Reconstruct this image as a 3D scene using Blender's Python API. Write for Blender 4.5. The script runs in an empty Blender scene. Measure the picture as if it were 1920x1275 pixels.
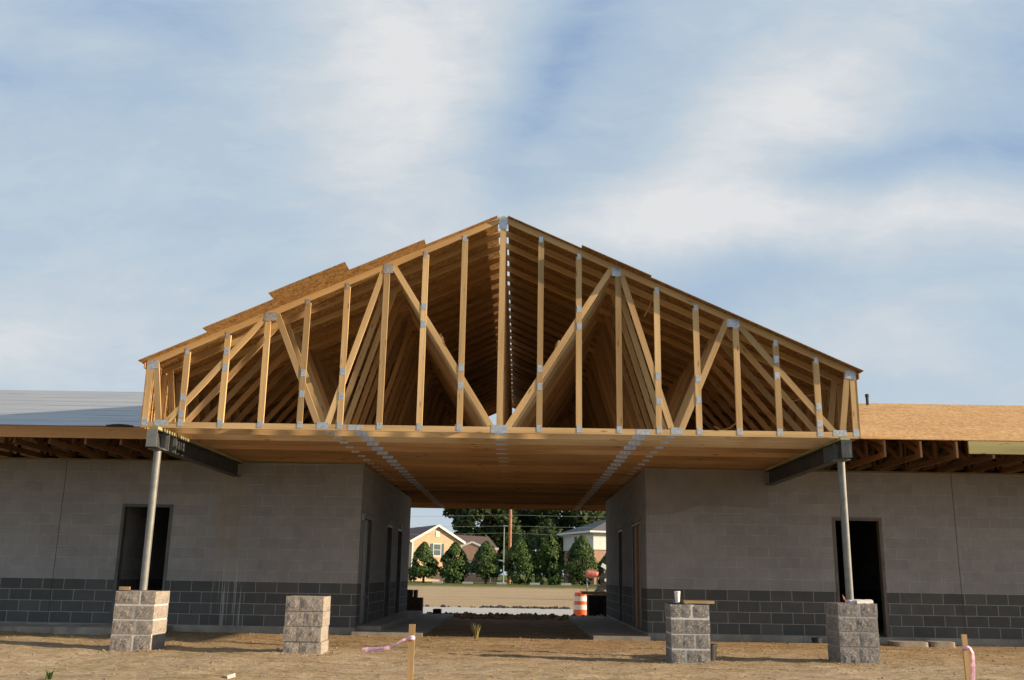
import bpy, math, random
from mathutils import Vector, Matrix, noise as mnoise
random.seed(7)
R = math.radians
scn = bpy.context.scene
COL = scn.collection

# ------------------------------------------------------------------ helpers
class MB:
    """collects geometry, then links it as ONE mesh object"""
    def __init__(s):
        s.v = []; s.f = []; s.uv = []; s.m = []; s.sm = []
    def face(s, pts, uvs=None, m=0, smooth=False):
        b = len(s.v); s.v += [tuple(p) for p in pts]
        s.f.append(tuple(range(b, b+len(pts))))
        s.uv += uvs if uvs else [(0, 0)]*len(pts)
        s.m.append(m); s.sm.append(smooth)
    def obox(s, c, ax, ay, az, m=0, off=None):
        """oriented box: centre c, half axes; u runs along the longest"""
        c = Vector(c); A = [Vector(ax), Vector(ay), Vector(az)]
        L = [a.length for a in A]
        k = L.index(max(L))
        if off is None: off = (random.uniform(0, 40), random.uniform(0, 40))
        for i in range(3):
            j, l = [(1, 2), (2, 0), (0, 1)][i]
            for sg in (-1, 1):
                q = [(-1, -1), (1, -1), (1, 1), (-1, 1)]
                if sg < 0: q = q[::-1]
                pts = []; uvs = []
                for a, b in q:
                    pts.append(c + A[i]*sg + A[j]*a + A[l]*b)
                    ca, cb = a*L[j], b*L[l]
                    if j == k: u, v = ca, cb
                    elif l == k: u, v = cb, ca
                    else: u, v = ca*.15, cb
                    uvs.append((u+off[0], v+off[1]+i*.37+sg*.13))
                s.face(pts, uvs, m)
    def box(s, x0, x1, y0, y1, z0, z1, m=0, off=None):
        s.obox(((x0+x1)/2, (y0+y1)/2, (z0+z1)/2), ((x1-x0)/2, 0, 0), (0, (y1-y0)/2, 0), (0, 0, (z1-z0)/2), m, off)
    def bar(s, p0, p1, w, t, side, m=0):
        """bar p0-p1, w across (in the direction 'side' made square to it), t through"""
        p0 = Vector(p0); p1 = Vector(p1); a = p1-p0
        n = a.cross(Vector(side)).normalized(); sd = n.cross(a).normalized()
        s.obox((p0+p1)/2, a/2, sd*w/2, n*t/2, m)
    def tube(s, pts, r, n=10, m=0, cap=True):
        pts = [Vector(p) for p in pts]; rings = []
        for i, p in enumerate(pts):
            d = (pts[min(i+1, len(pts)-1)]-pts[max(i-1, 0)]).normalized()
            u = d.orthogonal().normalized() if i == 0 else (u - d*u.dot(d)).normalized()
            w = d.cross(u); rr = r[i] if isinstance(r, (list, tuple)) else r
            rings.append([p + (u*math.cos(2*math.pi*k/n)+w*math.sin(2*math.pi*k/n))*rr for k in range(n)])
        l = 0
        for i in range(len(rings)-1):
            dl = (pts[i+1]-pts[i]).length
            for k in range(n):
                s.face([rings[i][k], rings[i][(k+1) % n], rings[i+1][(k+1) % n], rings[i+1][k]],
                       [(l, k*.05), (l, k*.05+.05), (l+dl, k*.05+.05), (l+dl, k*.05)], m, True)
            l += dl
        if cap:
            s.face(rings[0][::-1], None, m); s.face(rings[-1], None, m)
    def lathe(s, prof, c, n=24, m=0, axis='z'):
        c = Vector(c); rings = []
        for r, h in prof:
            ring = []
            for k in range(n):
                a = 2*math.pi*k/n
                if axis == 'z': ring.append(c+Vector((r*math.cos(a), r*math.sin(a), h)))
                elif axis == 'x': ring.append(c+Vector((h, r*math.cos(a), r*math.sin(a))))
                else: ring.append(c+Vector((r*math.sin(a), h, r*math.cos(a))))
            rings.append(ring)
        for i in range(len(rings)-1):
            for k in range(n):
                s.face([rings[i][k], rings[i][(k+1) % n], rings[i+1][(k+1) % n], rings[i+1][k]], None, m, True)
    def build(s, name, mats, parent=None, merge=False):
        me = bpy.data.meshes.new(name)
        me.from_pydata(s.v, [], s.f)
        uvl = me.uv_layers.new(name='UVMap')
        flat = [c for t in s.uv for c in t]
        uvl.data.foreach_set('uv', flat)
        if not isinstance(mats, (list, tuple)): mats = [mats]
        for mt in mats: me.materials.append(mt)
        me.polygons.foreach_set('material_index', s.m)
        me.polygons.foreach_set('use_smooth', s.sm)
        me.update()
        if merge:
            import bmesh
            bm = bmesh.new(); bm.from_mesh(me)
            bmesh.ops.remove_doubles(bm, verts=bm.verts, dist=1e-4)
            bmesh.ops.recalc_face_normals(bm, faces=bm.faces)
            bm.to_mesh(me); bm.free()
        o = bpy.data.objects.new(name, me); COL.objects.link(o)
        if parent: o.parent = parent
        return o

def tag(o, label=None, cat=None, group=None, kind=None):
    if label: o['label'] = label
    if cat: o['category'] = cat
    if group: o['group'] = group
    if kind: o['kind'] = kind
    return o
def empty(name, loc, label, cat, group=None, rz=0):
    o = bpy.data.objects.new(name, None); COL.objects.link(o)
    o.empty_display_size = .2
    o.location = loc; o.rotation_euler.z = rz
    return tag(o, label, cat, group)
def copy_tree(o, parent=None):
    c = o.copy(); COL.objects.link(c)
    if parent: c.parent = parent
    for ch in list(o.children): copy_tree(ch, c)
    return c

# ------------------------------------------------------------------ materials
class NT:
    def __init__(s, name):
        s.mat = bpy.data.materials.new(name); s.mat.use_nodes = True
        s.t = s.mat.node_tree; s.t.nodes.clear()
        s.out = s.n('ShaderNodeOutputMaterial'); s.b = s.n('ShaderNodeBsdfPrincipled')
        s.l(s.b.outputs[0], s.out.inputs[0])
    def n(s, t, **k):
        n = s.t.nodes.new(t)
        for a, b in k.items(): setattr(n, a, b)
        return n
    def l(s, a, b): s.t.links.new(a, b)
    def val(s, sock, v):
        if hasattr(v, 'is_output'): s.l(v, sock)
        else: sock.default_value = v
    def math(s, op, a, b=0.0, c=None, clamp=False):
        n = s.n('ShaderNodeMath', operation=op, use_clamp=clamp)
        s.val(n.inputs[0], a); s.val(n.inputs[1], b)
        if c is not None: s.val(n.inputs[2], c)
        return n.outputs[0]
    def mix(s, f, a, b, mode='MIX'):
        n = s.n('ShaderNodeMix', data_type='RGBA', blend_type=mode)
        s.val(n.inputs[0], f)
        for i, v in ((6, a), (7, b)):
            if hasattr(v, 'is_output'): s.l(v, n.inputs[i])
            else: n.inputs[i].default_value = (*v, 1)
        return n.outputs[2]
    def noise(s, vec, scale, detail=4, rough=.55, dist=0, out=0):
        n = s.n('ShaderNodeTexNoise'); n.inputs['Scale'].default_value = scale
        n.inputs['Detail'].default_value = detail; n.inputs['Roughness'].default_value = rough
        n.inputs['Distortion'].default_value = dist
        if vec is not None: s.l(vec, n.inputs['Vector'])
        return n.outputs[out]
    def map(s, vec, scale=(1, 1, 1), loc=(0, 0, 0), rot=(0, 0, 0)):
        n = s.n('ShaderNodeMapping'); s.l(vec, n.inputs[0])
        n.inputs['Scale'].default_value = scale; n.inputs['Location'].default_value = loc
        n.inputs['Rotation'].default_value = rot
        return n.outputs[0]
    def ramp(s, f, stops, interp='LINEAR'):
        n = s.n('ShaderNodeValToRGB'); s.l(f, n.inputs[0]); n.color_ramp.interpolation = interp
        e = n.color_ramp.elements
        while len(e) < len(stops): e.new(.5)
        for i, (p, c) in enumerate(stops):
            e[i].position = p; e[i].color = (*c, 1) if isinstance(c, tuple) else (c, c, c, 1)
        return n.outputs[0]
    def rng(s, v, a, b, c=0, d=1, interp='LINEAR'):
        n = s.n('ShaderNodeMapRange', interpolation_type=interp)
        s.val(n.inputs[0], v)
        for i, x in enumerate((a, b, c, d)): n.inputs[i+1].default_value = x
        return n.outputs[0]
    def bump(s, h, strength=.3, dist=.01, normal=None):
        n = s.n('ShaderNodeBump'); n.inputs['Strength'].default_value = strength
        n.inputs['Distance'].default_value = dist; s.l(h, n.inputs['Height'])
        if normal: s.l(normal, n.inputs['Normal'])
        return n.outputs[0]
    def fin(s, col=None, rough=.8, metal=0, normal=None, spec=None):
        if col is not None:
            if hasattr(col, 'is_output'): s.l(col, s.b.inputs['Base Color'])
            else: s.b.inputs['Base Color'].default_value = (*col, 1)
        s.val(s.b.inputs['Roughness'], rough); s.b.inputs['Metallic'].default_value = metal
        if spec is not None: s.b.inputs['Specular IOR Level'].default_value = spec
        if normal: s.l(normal, s.b.inputs['Normal'])
        return s.mat
    def tc(s, o='Object'): return s.n('ShaderNodeTexCoord').outputs[o]
    def uv(s): return s.n('ShaderNodeUVMap').outputs[0]
    def rnd(s): return s.n('ShaderNodeObjectInfo').outputs['Random']
    def sep(s, v):
        n = s.n('ShaderNodeSeparateXYZ'); s.l(v, n.inputs[0]); return n.outputs
    def comb(s, x=0.0, y=0.0, z=0.0):
        n = s.n('ShaderNodeCombineXYZ')
        for i, v in enumerate((x, y, z)): s.val(n.inputs[i], v)
        return n.outputs[0]

def wood_mat(name, c0, c1, c2, rough=.75):
    t = NT(name); uv = t.uv()
    off = t.n('ShaderNodeVectorMath', operation='ADD'); t.l(uv, off.inputs[0])
    t.l(t.comb(t.math('MULTIPLY', t.rnd(), 37.0), t.math('MULTIPLY', t.rnd(), 91.0)), off.inputs[1])
    v = off.outputs[0]
    grain = t.noise(t.map(v, (1.6, 70, 1)), 1.0, 5, .6, .6)
    fine = t.noise(t.map(v, (9, 260, 1)), 1.0, 3, .6)
    tone = t.noise(t.map(v, (.35, 3, 1)), 1.0, 2, .5)
    vor = t.n('ShaderNodeTexVoronoi'); vor.inputs['Scale'].default_value = 1.0
    t.l(t.map(v, (2.2, 11, 1)), vor.inputs['Vector']); vor.inputs['Randomness'].default_value = 1
    knot = t.rng(vor.outputs['Distance'], .06, .16, 1, 0)
    f = t.math('ADD', t.math('MULTIPLY', grain, .6), t.math('MULTIPLY', tone, .5))
    col = t.ramp(f, [(.3, c0), (.52, c1), (.75, c2)])
    col = t.mix(t.math('MULTIPLY', t.rng(fine, .5, .75), .22), col, (.25, .13, .05))
    col = t.mix(t.math('MULTIPLY', knot, .75), col, (.16, .07, .025))
    # every board its own tone
    hs = t.n('ShaderNodeHueSaturation'); t.l(col, hs.inputs['Color'])
    wn = t.n('ShaderNodeTexWhiteNoise', noise_dimensions='2D')
    t.l(t.map(v, (.05, .02, 1)), wn.inputs['Vector'])
    t.l(t.math('MULTIPLY', t.rng(tone, .3, .7, .82, 1.15), t.rng(t.rnd(), 0, 1, .62, 1.16)), hs.inputs['Value'])
    nrm = t.bump(t.math('ADD', grain, t.math('MULTIPLY', fine, .4)), .25, .004)
    return t.fin(hs.outputs[0], rough, normal=nrm, spec=.3)

M = {}
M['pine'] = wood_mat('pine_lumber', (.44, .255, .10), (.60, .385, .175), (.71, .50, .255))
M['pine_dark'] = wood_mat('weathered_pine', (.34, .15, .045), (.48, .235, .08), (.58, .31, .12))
M['fir'] = wood_mat('fir_lumber', (.33, .155, .052), (.50, .26, .096), (.60, .35, .145))  # redder wood of the inner trusses, darkened so its colour carries the roof's shade
M['old_fir'] = wood_mat('old_fir', (.11, .055, .024), (.18, .093, .04), (.24, .13, .06))  # wing truss wood with the shade under the eaves painted into its colour
M['treated'] = wood_mat('treated_lumber', (.36, .32, .13), (.5, .44, .19), (.6, .53, .26))

def osb_mat(name, k=1.0):
    t = NT(name); uv = t.uv()
    w = t.noise(uv, 6, 2, .5, 0, 1)
    vm = t.n('ShaderNodeVectorMath', operation='MULTIPLY_ADD')
    t.l(w, vm.inputs[0]); vm.inputs[1].default_value = (.06, .06, 0); t.l(uv, vm.inputs[2])
    vor = t.n('ShaderNodeTexVoronoi'); t.l(t.map(vm.outputs[0], (14, 42, 1), rot=(0, 0, .4)), vor.inputs['Vector']); vor.inputs['Scale'].default_value = 1
    vor2 = t.n('ShaderNodeTexVoronoi'); t.l(t.map(vm.outputs[0], (34, 12, 1), rot=(0, 0, -.5)), vor2.inputs['Vector']); vor2.inputs['Scale'].default_value = 1
    s1 = t.sep(vor.outputs['Color']); s2 = t.sep(vor2.outputs['Color'])
    f = t.math('ADD', t.math('MULTIPLY', s1[0], .5), t.math('MULTIPLY', s2[1], .5))
    big = t.noise(uv, .8, 3, .5)
    f = t.math('ADD', t.math('MULTIPLY', f, .75), t.math('MULTIPLY', big, .35))
    col = t.ramp(f, [(.2, (.27*k, .12*k, .036*k)), (.5, (.50*k, .27*k, .095*k)), (.85, (.68*k, .43*k, .19*k))])
    return t.fin(col, .8, normal=t.bump(f, .3, .004), spec=.25)
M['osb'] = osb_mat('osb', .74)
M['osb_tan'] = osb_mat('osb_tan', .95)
M['osb_red'] = osb_mat('osb_old', .40)  # darker copy of the same board; colour holds the right slope's shade

def plate_mat():
    t = NT('galvanised_plate'); o = t.tc('Object')
    v = t.n('ShaderNodeTexVoronoi'); v.inputs['Scale'].default_value = 60; t.l(o, v.inputs['Vector'])
    col = t.mix(t.rng(t.noise(o, 25), .35, .65), (.42, .44, .46), (.62, .65, .68))
    return t.fin(col, .42, .55, normal=t.bump(v.outputs['Distance'], .4, .003))
M['plate'] = plate_mat()

def plain(name, c, rough=.7, metal=0, var=.25, scale=8, spec=None, bump=.1):
    t = NT(name); o = t.tc('Object')
    n = t.noise(o, scale, 6, .6)
    col = t.mix(t.rng(n, .3, .7), tuple(x*(1-var) for x in c), tuple(min(1, x*(1+var)) for x in c))
    return t.fin(col, rough, metal, normal=t.bump(n, bump, .01), spec=spec)
def steel():
    t = NT('primed_steel'); o = t.tc('Object')
    n = t.noise(o, 7, 7, .62); n2 = t.noise(t.map(o, (30, 30, 2)), 1, 3)
    col = t.mix(t.rng(n, .35, .62), (.035, .04, .045), (.075, .08, .085))
    col = t.mix(t.rng(n2, .62, .78, 0, .5), col, (.3, .3, .28))
    return t.fin(col, .55, .2, normal=t.bump(n, .1, .005))
M['steel'] = steel()
M['galv'] = plain('grey_steel_tube', (.19, .19, .178), .5, .15, .22, 9)
M['frame'] = plain('door_frame_grey', (.085, .085, .08), .5, 0, .3, 5)
M['frame_brown'] = plain('door_frame_brown', (.13, .105, .085), .55, 0, .3, 5)
M['conc'] = plain('concrete', (.29, .26, .22), .9, 0, .36, 3, bump=.3)
M['conc_light'] = plain('concrete_light', (.40, .385, .36), .9, 0, .14, 2.5, bump=.2)
M['stone'] = plain('limestone', (.30, .25, .19), .9, 0, .25, 7, bump=.4)
M['black'] = plain('black_plastic', (.009, .009, .01), .55, 0, .3, 4)
M['white'] = plain('white_paint', (.78, .77, .73), .6, 0, .05, 4)
M['cup'] = plain('white_foam', (.82, .81, .78), .6, 0, .03, 9)
M['mortarw'] = plain('pale_mortar', (.66, .61, .58), .95, 0, .15, 25, bump=.6)
M['pink'] = plain('pink_ribbon', (.80, .45, .56), .45, 0, .15, 20)
M['orange'] = plain('orange_plastic', (.80, .13, .035), .45, 0, .12, 10)
M['reflect'] = plain('white_reflective', (.75, .73, .70), .4, 0, .12, 12)
M['redpaint'] = plain('faded_red_paint', (.60, .18, .13), .5, 0, .2, 6)
M['rubber'] = plain('rubber', (.03, .03, .03), .8, 0, .2, 8)
M['door_wood'] = wood_mat('plywood_door', (.20, .085, .04), (.32, .145, .07), (.42, .20, .10), .6)
M['brownblock'] = plain('brown_block', (.10, .05, .035), .9, 0, .35, 14)
M['darkstack'] = plain('dark_lumber', (.035, .03, .028), .9, 0, .35, 10)
M['bark'] = plain('bark', (.10, .07, .045), .95, 0, .35, 12, bump=.5)
M['polewood'] = plain('pole_wood', (.38, .17, .075), .85, 0, .25, 3)
M['lamppole'] = plain('pale_green_pole', (.28, .34, .31), .5, .1, .1, 3)

def block_wall():
    """smooth painted-grey blockwork, four dark courses at the foot"""
    t = NT('block_wall'); o = t.tc('Object'); x, y, z = t.sep(o)
    u = t.math('ADD', x, y); v = t.math('SUBTRACT', z, .1)
    uv = t.comb(u, v)
    def brick(ms, sm=.3):
        b = t.n('ShaderNodeTexBrick'); t.l(uv, b.inputs['Vector'])
        b.inputs['Scale'].default_value = 1; b.inputs['Brick Width'].default_value = .4
        b.inputs['Row Height'].default_value = .2; b.inputs['Mortar Size'].default_value = ms
        b.inputs['Mortar Smooth'].default_value = sm; b.inputs['Bias'].default_value = 0
        b.inputs['Color1'].default_value = (0, 0, 0, 1); b.inputs['Color2'].default_value = (1, 1, 1, 1)
        b.inputs['Mortar'].default_value = (.5, .5, .5, 1)
        return b
    b = brick(.0075); mort = b.outputs['Fac']; tint = t.sep(b.outputs['Color'])[0]
    big = t.noise(o, .55, 5, .6); mid = t.noise(o, 4, 6, .65); fine = t.noise(o, 45, 4, .7)
    # light blocks
    lf = t.math('ADD', t.math('MULTIPLY', mid, .40), t.math('ADD', t.math('MULTIPLY', tint, .11), t.math('MULTIPLY', big, .45)))
    light = t.ramp(lf, [(.25, (.225, .219, .212)), (.5, (.315, .309, .302)), (.8, (.41, .403, .395))])
    light = t.mix(t.math('MULTIPLY', t.rng(fine, .3, .75), .25), light, (.19, .18, .17))
    light = t.mix(t.math('MULTIPLY', mort, t.rng(mid, .33, .68, .10, .75)), light, (.45, .435, .415))
    # pale mortar smears, mostly round the door openings
    sm = t.noise(t.map(o, (1.5, 1.5, 1.0)), 2.3, 3, .7, .5)
    def near(xc, w):
        d = t.math('ABSOLUTE', t.math('SUBTRACT', x, xc)); return t.rng(d, w*.3, w, 1, 0)
    doors = t.math('MAXIMUM', t.math('MAXIMUM', near(-7.72, .26), near(-6.42, .3)), t.math('MAXIMUM', near(5.78, .26), near(7.03, .3)))
    doors = t.math('MULTIPLY', doors, t.rng(z, 2.5, 2.6, 1, 0))
    bt = t.math('GREATER_THAN', t.math('FRACT', t.math('MULTIPLY', v, 2.5)), .5)
    smear = t.math('MULTIPLY', t.math('MULTIPLY', doors, t.rng(sm, .42, .6)), bt)
    light = t.mix(t.math('MULTIPLY', smear, .36), light, (.42, .41, .385))
    # dark blocks
    df = t.math('ADD', t.math('MULTIPLY', tint, .35), t.math('MULTIPLY', mid, .6))
    dark = t.ramp(df, [(.2, (.075, .079, .077)), (.5, (.10, .102, .099)), (.85, (.14, .134, .13))])
    dark = t.mix(t.math('MULTIPLY', t.rng(fine, .45, .75), .2), dark, (.17, .17, .165))
    dark = t.mix(t.math('MULTIPLY', mort, t.rng(mid, .25, .6, .55, 1)), dark, (.33, .325, .31))
    isd = t.math('LESS_THAN', z, .9)
    col = t.mix(isd, light, dark)
    # tan run-off stain and white drips below the left beam
    wav = t.noise(t.map(o, (9, 1, .4)), 1, 4, .6)
    band = t.math('MULTIPLY', t.rng(t.math('ABSOLUTE', t.math('ADD', x, 5.46)), .1, .42, 1, 0), t.rng(wav, .35, .6))
    band = t.math('MULTIPLY', band, t.math('LESS_THAN', y, 18.6))
    col = t.mix(t.math('MULTIPLY', t.math('MULTIPLY', band, t.rng(z, .9, 1.6)), .5), col, (.33, .26, .17))
    dr = t.noise(t.map(o, (26, 1, .35), loc=(3.1, 0, 0)), 1, 2, .5, .3)
    drip = t.math('MULTIPLY', t.rng(dr, .56, .62), t.rng(t.math('ABSOLUTE', t.math('ADD', x, 5.4)), .22, .34, 1, 0))
    drip = t.math('MULTIPLY', drip, t.math('MULTIPLY', t.math('LESS_THAN', y, 18.6), t.rng(z, .95, 1.3, 1, .1)))
    col = t.mix(t.math('MULTIPLY', drip, .6), col, (.50, .49, .45))
    # vertical movement joints
    for xc in (-8.72, 8.25):
        j = t.math('MULTIPLY', t.math('LESS_THAN', t.math('ABSOLUTE', t.math('SUBTRACT', x, xc)), .007), t.math('LESS_THAN', y, 18.6))
        col = t.mix(t.math('MULTIPLY', j, .8), col, (.05, .045, .04))
    h = t.math('SUBTRACT', t.math('ADD', t.math('MULTIPLY', fine, .25), t.math('MULTIPLY', mid, .25)), t.math('MULTIPLY', mort, .5))
    return t.fin(col, .93, normal=t.bump(h, .6, .012), spec=.2)
M['wall'] = block_wall()

def split_face(name, c, c2):
    t = NT(name); o = t.tc('Object')
    n = t.noise(o, 32, 6, .7); n2 = t.noise(o, 7, 4, .6); v = t.n('ShaderNodeTexVoronoi'); v.inputs['Scale'].default_value = 70; t.l(o, v.inputs['Vector'])
    f = t.math('ADD', t.math('MULTIPLY', n, .6), t.math('MULTIPLY', n2, .4))
    col = t.ramp(f, [(.3, tuple(x*.6 for x in c)), (.5, c), (.7, c2)])
    col = t.mix(t.rng(t.sep(v.outputs['Color'])[0], .8, .9, 0, .5), col, (.5, .47, .42))
    return t.fin(col, .95, normal=t.bump(f, .9, .02), spec=.15)
M['split'] = split_face('split_face_block', (.29, .25, .215), (.42, .375, .32))
M['split_grey'] = split_face('split_face_block_grey', (.215, .20, .19), (.33, .31, .29))
M['joint_light'] = plain('light_mortar', (.60, .57, .52), .95, 0, .15, 20)
M['joint_dark'] = plain('open_joint', (.13, .11, .095), .95, 0, .2, 20)
M['joint_grey'] = plain('grey_mortar', (.36, .34, .32), .95, 0, .2, 20)

def dirt():
    t = NT('dry_dirt'); o = t.tc('Object'); x, y, z = t.sep(o)
    big = t.noise(o, .28, 4, .6); mid = t.noise(t.map(o, (.7, 1.4, 1)), 1.6, 7, .65, .4); fine = t.noise(o, 17, 8, .72)
    straw = t.noise(t.map(o, (3, 22, 3), rot=(0, 0, .35)), 1.3, 5, .7, 1.2)
    f = t.math('ADD', t.math('MULTIPLY', fine, .45), t.math('ADD', t.math('MULTIPLY', mid, .4), t.math('MULTIPLY', big, .25)))
    sand = t.ramp(f, [(.38, (.20, .135, .078)), (.46, (.42, .30, .185)), (.54, (.54, .405, .265)), (.66, (.66, .53, .38))])
    brown = t.ramp(f, [(.38, (.11, .055, .025)), (.46, (.29, .165, .078)), (.54, (.42, .265, .14)), (.66, (.55, .39, .23))])
    # trampled brown earth next to the wall, paler crust towards the camera
    edge = t.math('ADD', y, t.math('MULTIPLY', t.math('SUBTRACT', t.noise(o, .5, 6, .65), .5), 7.0))
    near = t.rng(edge, 12.8, 17.2, 0, .9); far = t.rng(edge, 29, 34, 1, 0)
    col = t.mix(t.math('MULTIPLY', near, far), sand, brown)
    col = t.mix(t.math('MULTIPLY', t.rng(straw, .52, .62), .5), col, (.54, .44, .25))
    col = t.mix(t.math('MULTIPLY', t.rng(t.noise(o, 2.4, 5, .7), .60, .70), .5), col, (.16, .10, .055))
    pt = t.noise(t.map(o, (1.6, 3.2, 1)), 2.6, 6, .75, .8); pt2 = t.noise(t.map(o, (2.0, 5, 1), loc=(7, 3, 0)), 3.4, 5, .75, .5)
    col = t.mix(t.math('MULTIPLY', t.rng(pt, .50, .62), .6), col, (.19, .11, .055))
    col = t.mix(t.math('MULTIPLY', t.rng(pt2, .55, .66), .45), col, (.58, .48, .33))
    # the graded lot behind is one even tan
    lot = t.ramp(t.math('ADD', t.math('MULTIPLY', t.noise(t.map(o, (.2, 1, 1)), .5, 5), .5), t.math('MULTIPLY', fine, .5)), [(.35, (.36, .265, .16)), (.65, (.48, .365, .235))])
    col = t.mix(t.rng(y, 44, 48), col, lot)
    grass = t.ramp(t.noise(o, .9, 6, .7), [(.35, (.06, .085, .02)), (.55, (.13, .14, .045)), (.7, (.24, .20, .08))])
    gy = t.math('ADD', y, t.math('MULTIPLY', t.noise(t.map(o, (1, .1, 1)), .5, 4), 5.0))
    col = t.mix(t.rng(gy, 83, 92), col, grass)
    # unseen dark grass added behind the camera to cut light bounced off the ground
    unseen_ground = t.ramp(t.noise(o, 1.5, 6, .7), [(.35, (.03, .04, .012)), (.6, (.06, .07, .022)), (.75, (.10, .095, .04))])
    ty = t.math('ADD', y, t.math('MULTIPLY', t.noise(o, .6, 4), 2.0))
    col = t.mix(t.rng(ty, 8.2, 9.2, 1, 0), col, unseen_ground)
    h = t.math('ADD', t.math('MULTIPLY', fine, .9), t.math('ADD', mid, t.math('MULTIPLY', straw, .35)))
    return t.fin(col, .97, normal=t.bump(h, 1.0, .09), spec=.1)
M['dirt'] = dirt()
M['clod'] = plain('dirt_clod', (.31, .215, .125), .97, 0, .35, 6, bump=.5)

def leaf_mat(name, a, b, tr=.25):
    t = NT(name); uv = t.uv(); u, v, w = t.sep(uv)
    f = t.noise(t.tc('Object'), 1.3, 3, .6)
    col = t.mix(t.math('ADD', t.math('MULTIPLY', u, .6), t.math('MULTIPLY', f, .4)), a, b)
    t.fin(col, .65, spec=.25)
    tr_n = t.n('ShaderNodeBsdfTranslucent'); t.l(col, tr_n.inputs[0])
    mx = t.n('ShaderNodeMixShader'); mx.inputs[0].default_value = tr
    t.l(t.b.outputs[0], mx.inputs[1]); t.l(tr_n.outputs[0], mx.inputs[2]); t.l(mx.outputs[0], t.out.inputs[0])
    return t.mat
M['cedar'] = leaf_mat('cedar_leaf', (.018, .05, .016), (.10, .15, .035))
M['oak'] = leaf_mat('oak_leaf', (.02, .04, .014), (.07, .105, .03))
M['weed'] = leaf_mat('dry_weed', (.20, .17, .06), (.42, .36, .14))

# ------------------------------------------------------------------ camera
F, PITCH, ROLL, YAW, CH = 1800.0, R(13.75), .017, -.010, 1.1
fw = Vector((math.sin(YAW)*math.cos(PITCH), math.cos(YAW)*math.cos(PITCH), math.sin(PITCH)))
rt = Vector((math.cos(YAW), -math.sin(YAW), 0)); up = rt.cross(fw)
rt2 = rt*math.cos(ROLL)+up*math.sin(ROLL); up2 = up*math.cos(ROLL)-rt*math.sin(ROLL)
cam = bpy.data.cameras.new('camera'); co = bpy.data.objects.new('camera', cam); COL.objects.link(co)
m = Matrix.Identity(4)
for i in range(3):
    m[i][0] = rt2[i]; m[i][1] = up2[i]; m[i][2] = -fw[i]
m[2][3] = CH
co.matrix_world = m
cam.sensor_width = 36; cam.lens = F/1920*36; cam.clip_end = 4000; cam.clip_start = .1
scn.camera = co

# ------------------------------------------------------------------ light and sky
SUN_EL, SUN_AZ = 16.0, -10.0     # azimuth: degrees north of +X (negative = in front of the facade)
sd = Vector((math.cos(R(SUN_EL))*math.cos(R(SUN_AZ)), math.cos(R(SUN_EL))*math.sin(R(SUN_AZ)), math.sin(R(SUN_EL))))
sl = bpy.data.lights.new('sun', 'SUN'); sl.energy = 5.0; sl.angle = R(.6); sl.color = (1, .80, .56)
so = bpy.data.objects.new('sun', sl); COL.objects.link(so)
so.rotation_euler = sd.to_track_quat('Z', 'Y').to_euler(); so.location = (20, -5, 12)

W = bpy.data.worlds.new('World'); scn.world = W; W.use_nodes = True
class WN(NT):
    def __init__(s):
        s.t = W.node_tree; s.t.nodes.clear()
t = WN()
out = t.n('ShaderNodeOutputWorld'); bg = t.n('ShaderNodeBackground'); t.l(bg.outputs[0], out.inputs[0])
bg.inputs[1].default_value = .12
sky = t.n('ShaderNodeTexSky', sky_type='NISHITA'); sky.sun_disc = False
sky.sun_elevation = R(SUN_EL); sky.sun_rotation = R(90-SUN_AZ); sky.altitude = 200; sky.dust_density = 1.5; sky.air_density = 1.0
g = t.tc('Generated'); gx, gy, gz = t.sep(g)
ay = t.math('MAXIMUM', t.math('ABSOLUTE', gy), .12)
u = t.math('DIVIDE', gx, ay); v = t.math('DIVIDE', gz, ay)
p = t.comb(u, v)
wn = t.noise(p, 2.6, 5, .55, 0, 1)
vm = t.n('ShaderNodeVectorMath', operation='MULTIPLY_ADD'); t.l(wn, vm.inputs[0]); vm.inputs[1].default_value = (.13, .13, 0)
sh = t.n('ShaderNodeVectorMath', operation='ADD'); t.l(p, sh.inputs[0]); sh.inputs[1].default_value = (-.065, -.065, 0)
t.l(sh.outputs[0], vm.inputs[2]); pw = vm.outputs[0]
blobs = [(-.15, .61, .15, .10, 20, .55), (-.13, .46, .11, .14, -25, .42), (.30, .53, .30, .075, 42, .55),
         (.47, .385, .22, .035, 3, .55), (.15, .385, .20, .05, 8, .45), (-.53, .235, .14, .05, -12, .5), (.42, .27, .22, .035, 10, .32),
         (.02, .455, .03, .022, 0, .3), (.6, .2, .2, .05, 5, .3), (-.30, .28, .2, .06, -10, .15),
         (-.54, .585, .08, .025, -10, .2), (-.47, .42, .12, .06, 10, .12),
         (.065, .60, .045, .16, -22, -.50), (-.005, .50, .045, .09, -20, -.35), (.44, .452, .17, .026, 7, -.48),
         (-.42, .63, .14, .05, -12, -.36), (-.58, .535, .14, .03, -10, -.38), (.60, .55, .09, .12, 0, -.30),
         (.20, .31, .18, .03, 3, -.22), (.12, .50, .05, .16, -35, -.18)]
acc = None
for cu, cv, ru, rv, an, am in blobs:
    mp = t.n('ShaderNodeMapping', vector_type='TEXTURE'); t.l(pw, mp.inputs[0])
    mp.inputs['Location'].default_value = (cu, cv, 0); mp.inputs['Rotation'].default_value = (0, 0, R(an)); mp.inputs['Scale'].default_value = (ru, rv, 1)
    ln = t.n('ShaderNodeVectorMath', operation='LENGTH'); t.l(mp.outputs[0], ln.inputs[0])
    e = t.math('EXPONENT', t.math('MULTIPLY', t.math('POWER', ln.outputs['Value'], 2.0), -.9))
    acc = t.math('MULTIPLY', e, am) if acc is None else t.math('MULTIPLY_ADD', e, am, acc)
streak = t.noise(t.map(pw, (2.2, 6.5, 1), rot=(0, 0, -.5)), 1.6, 10, .64, .4)
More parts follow.
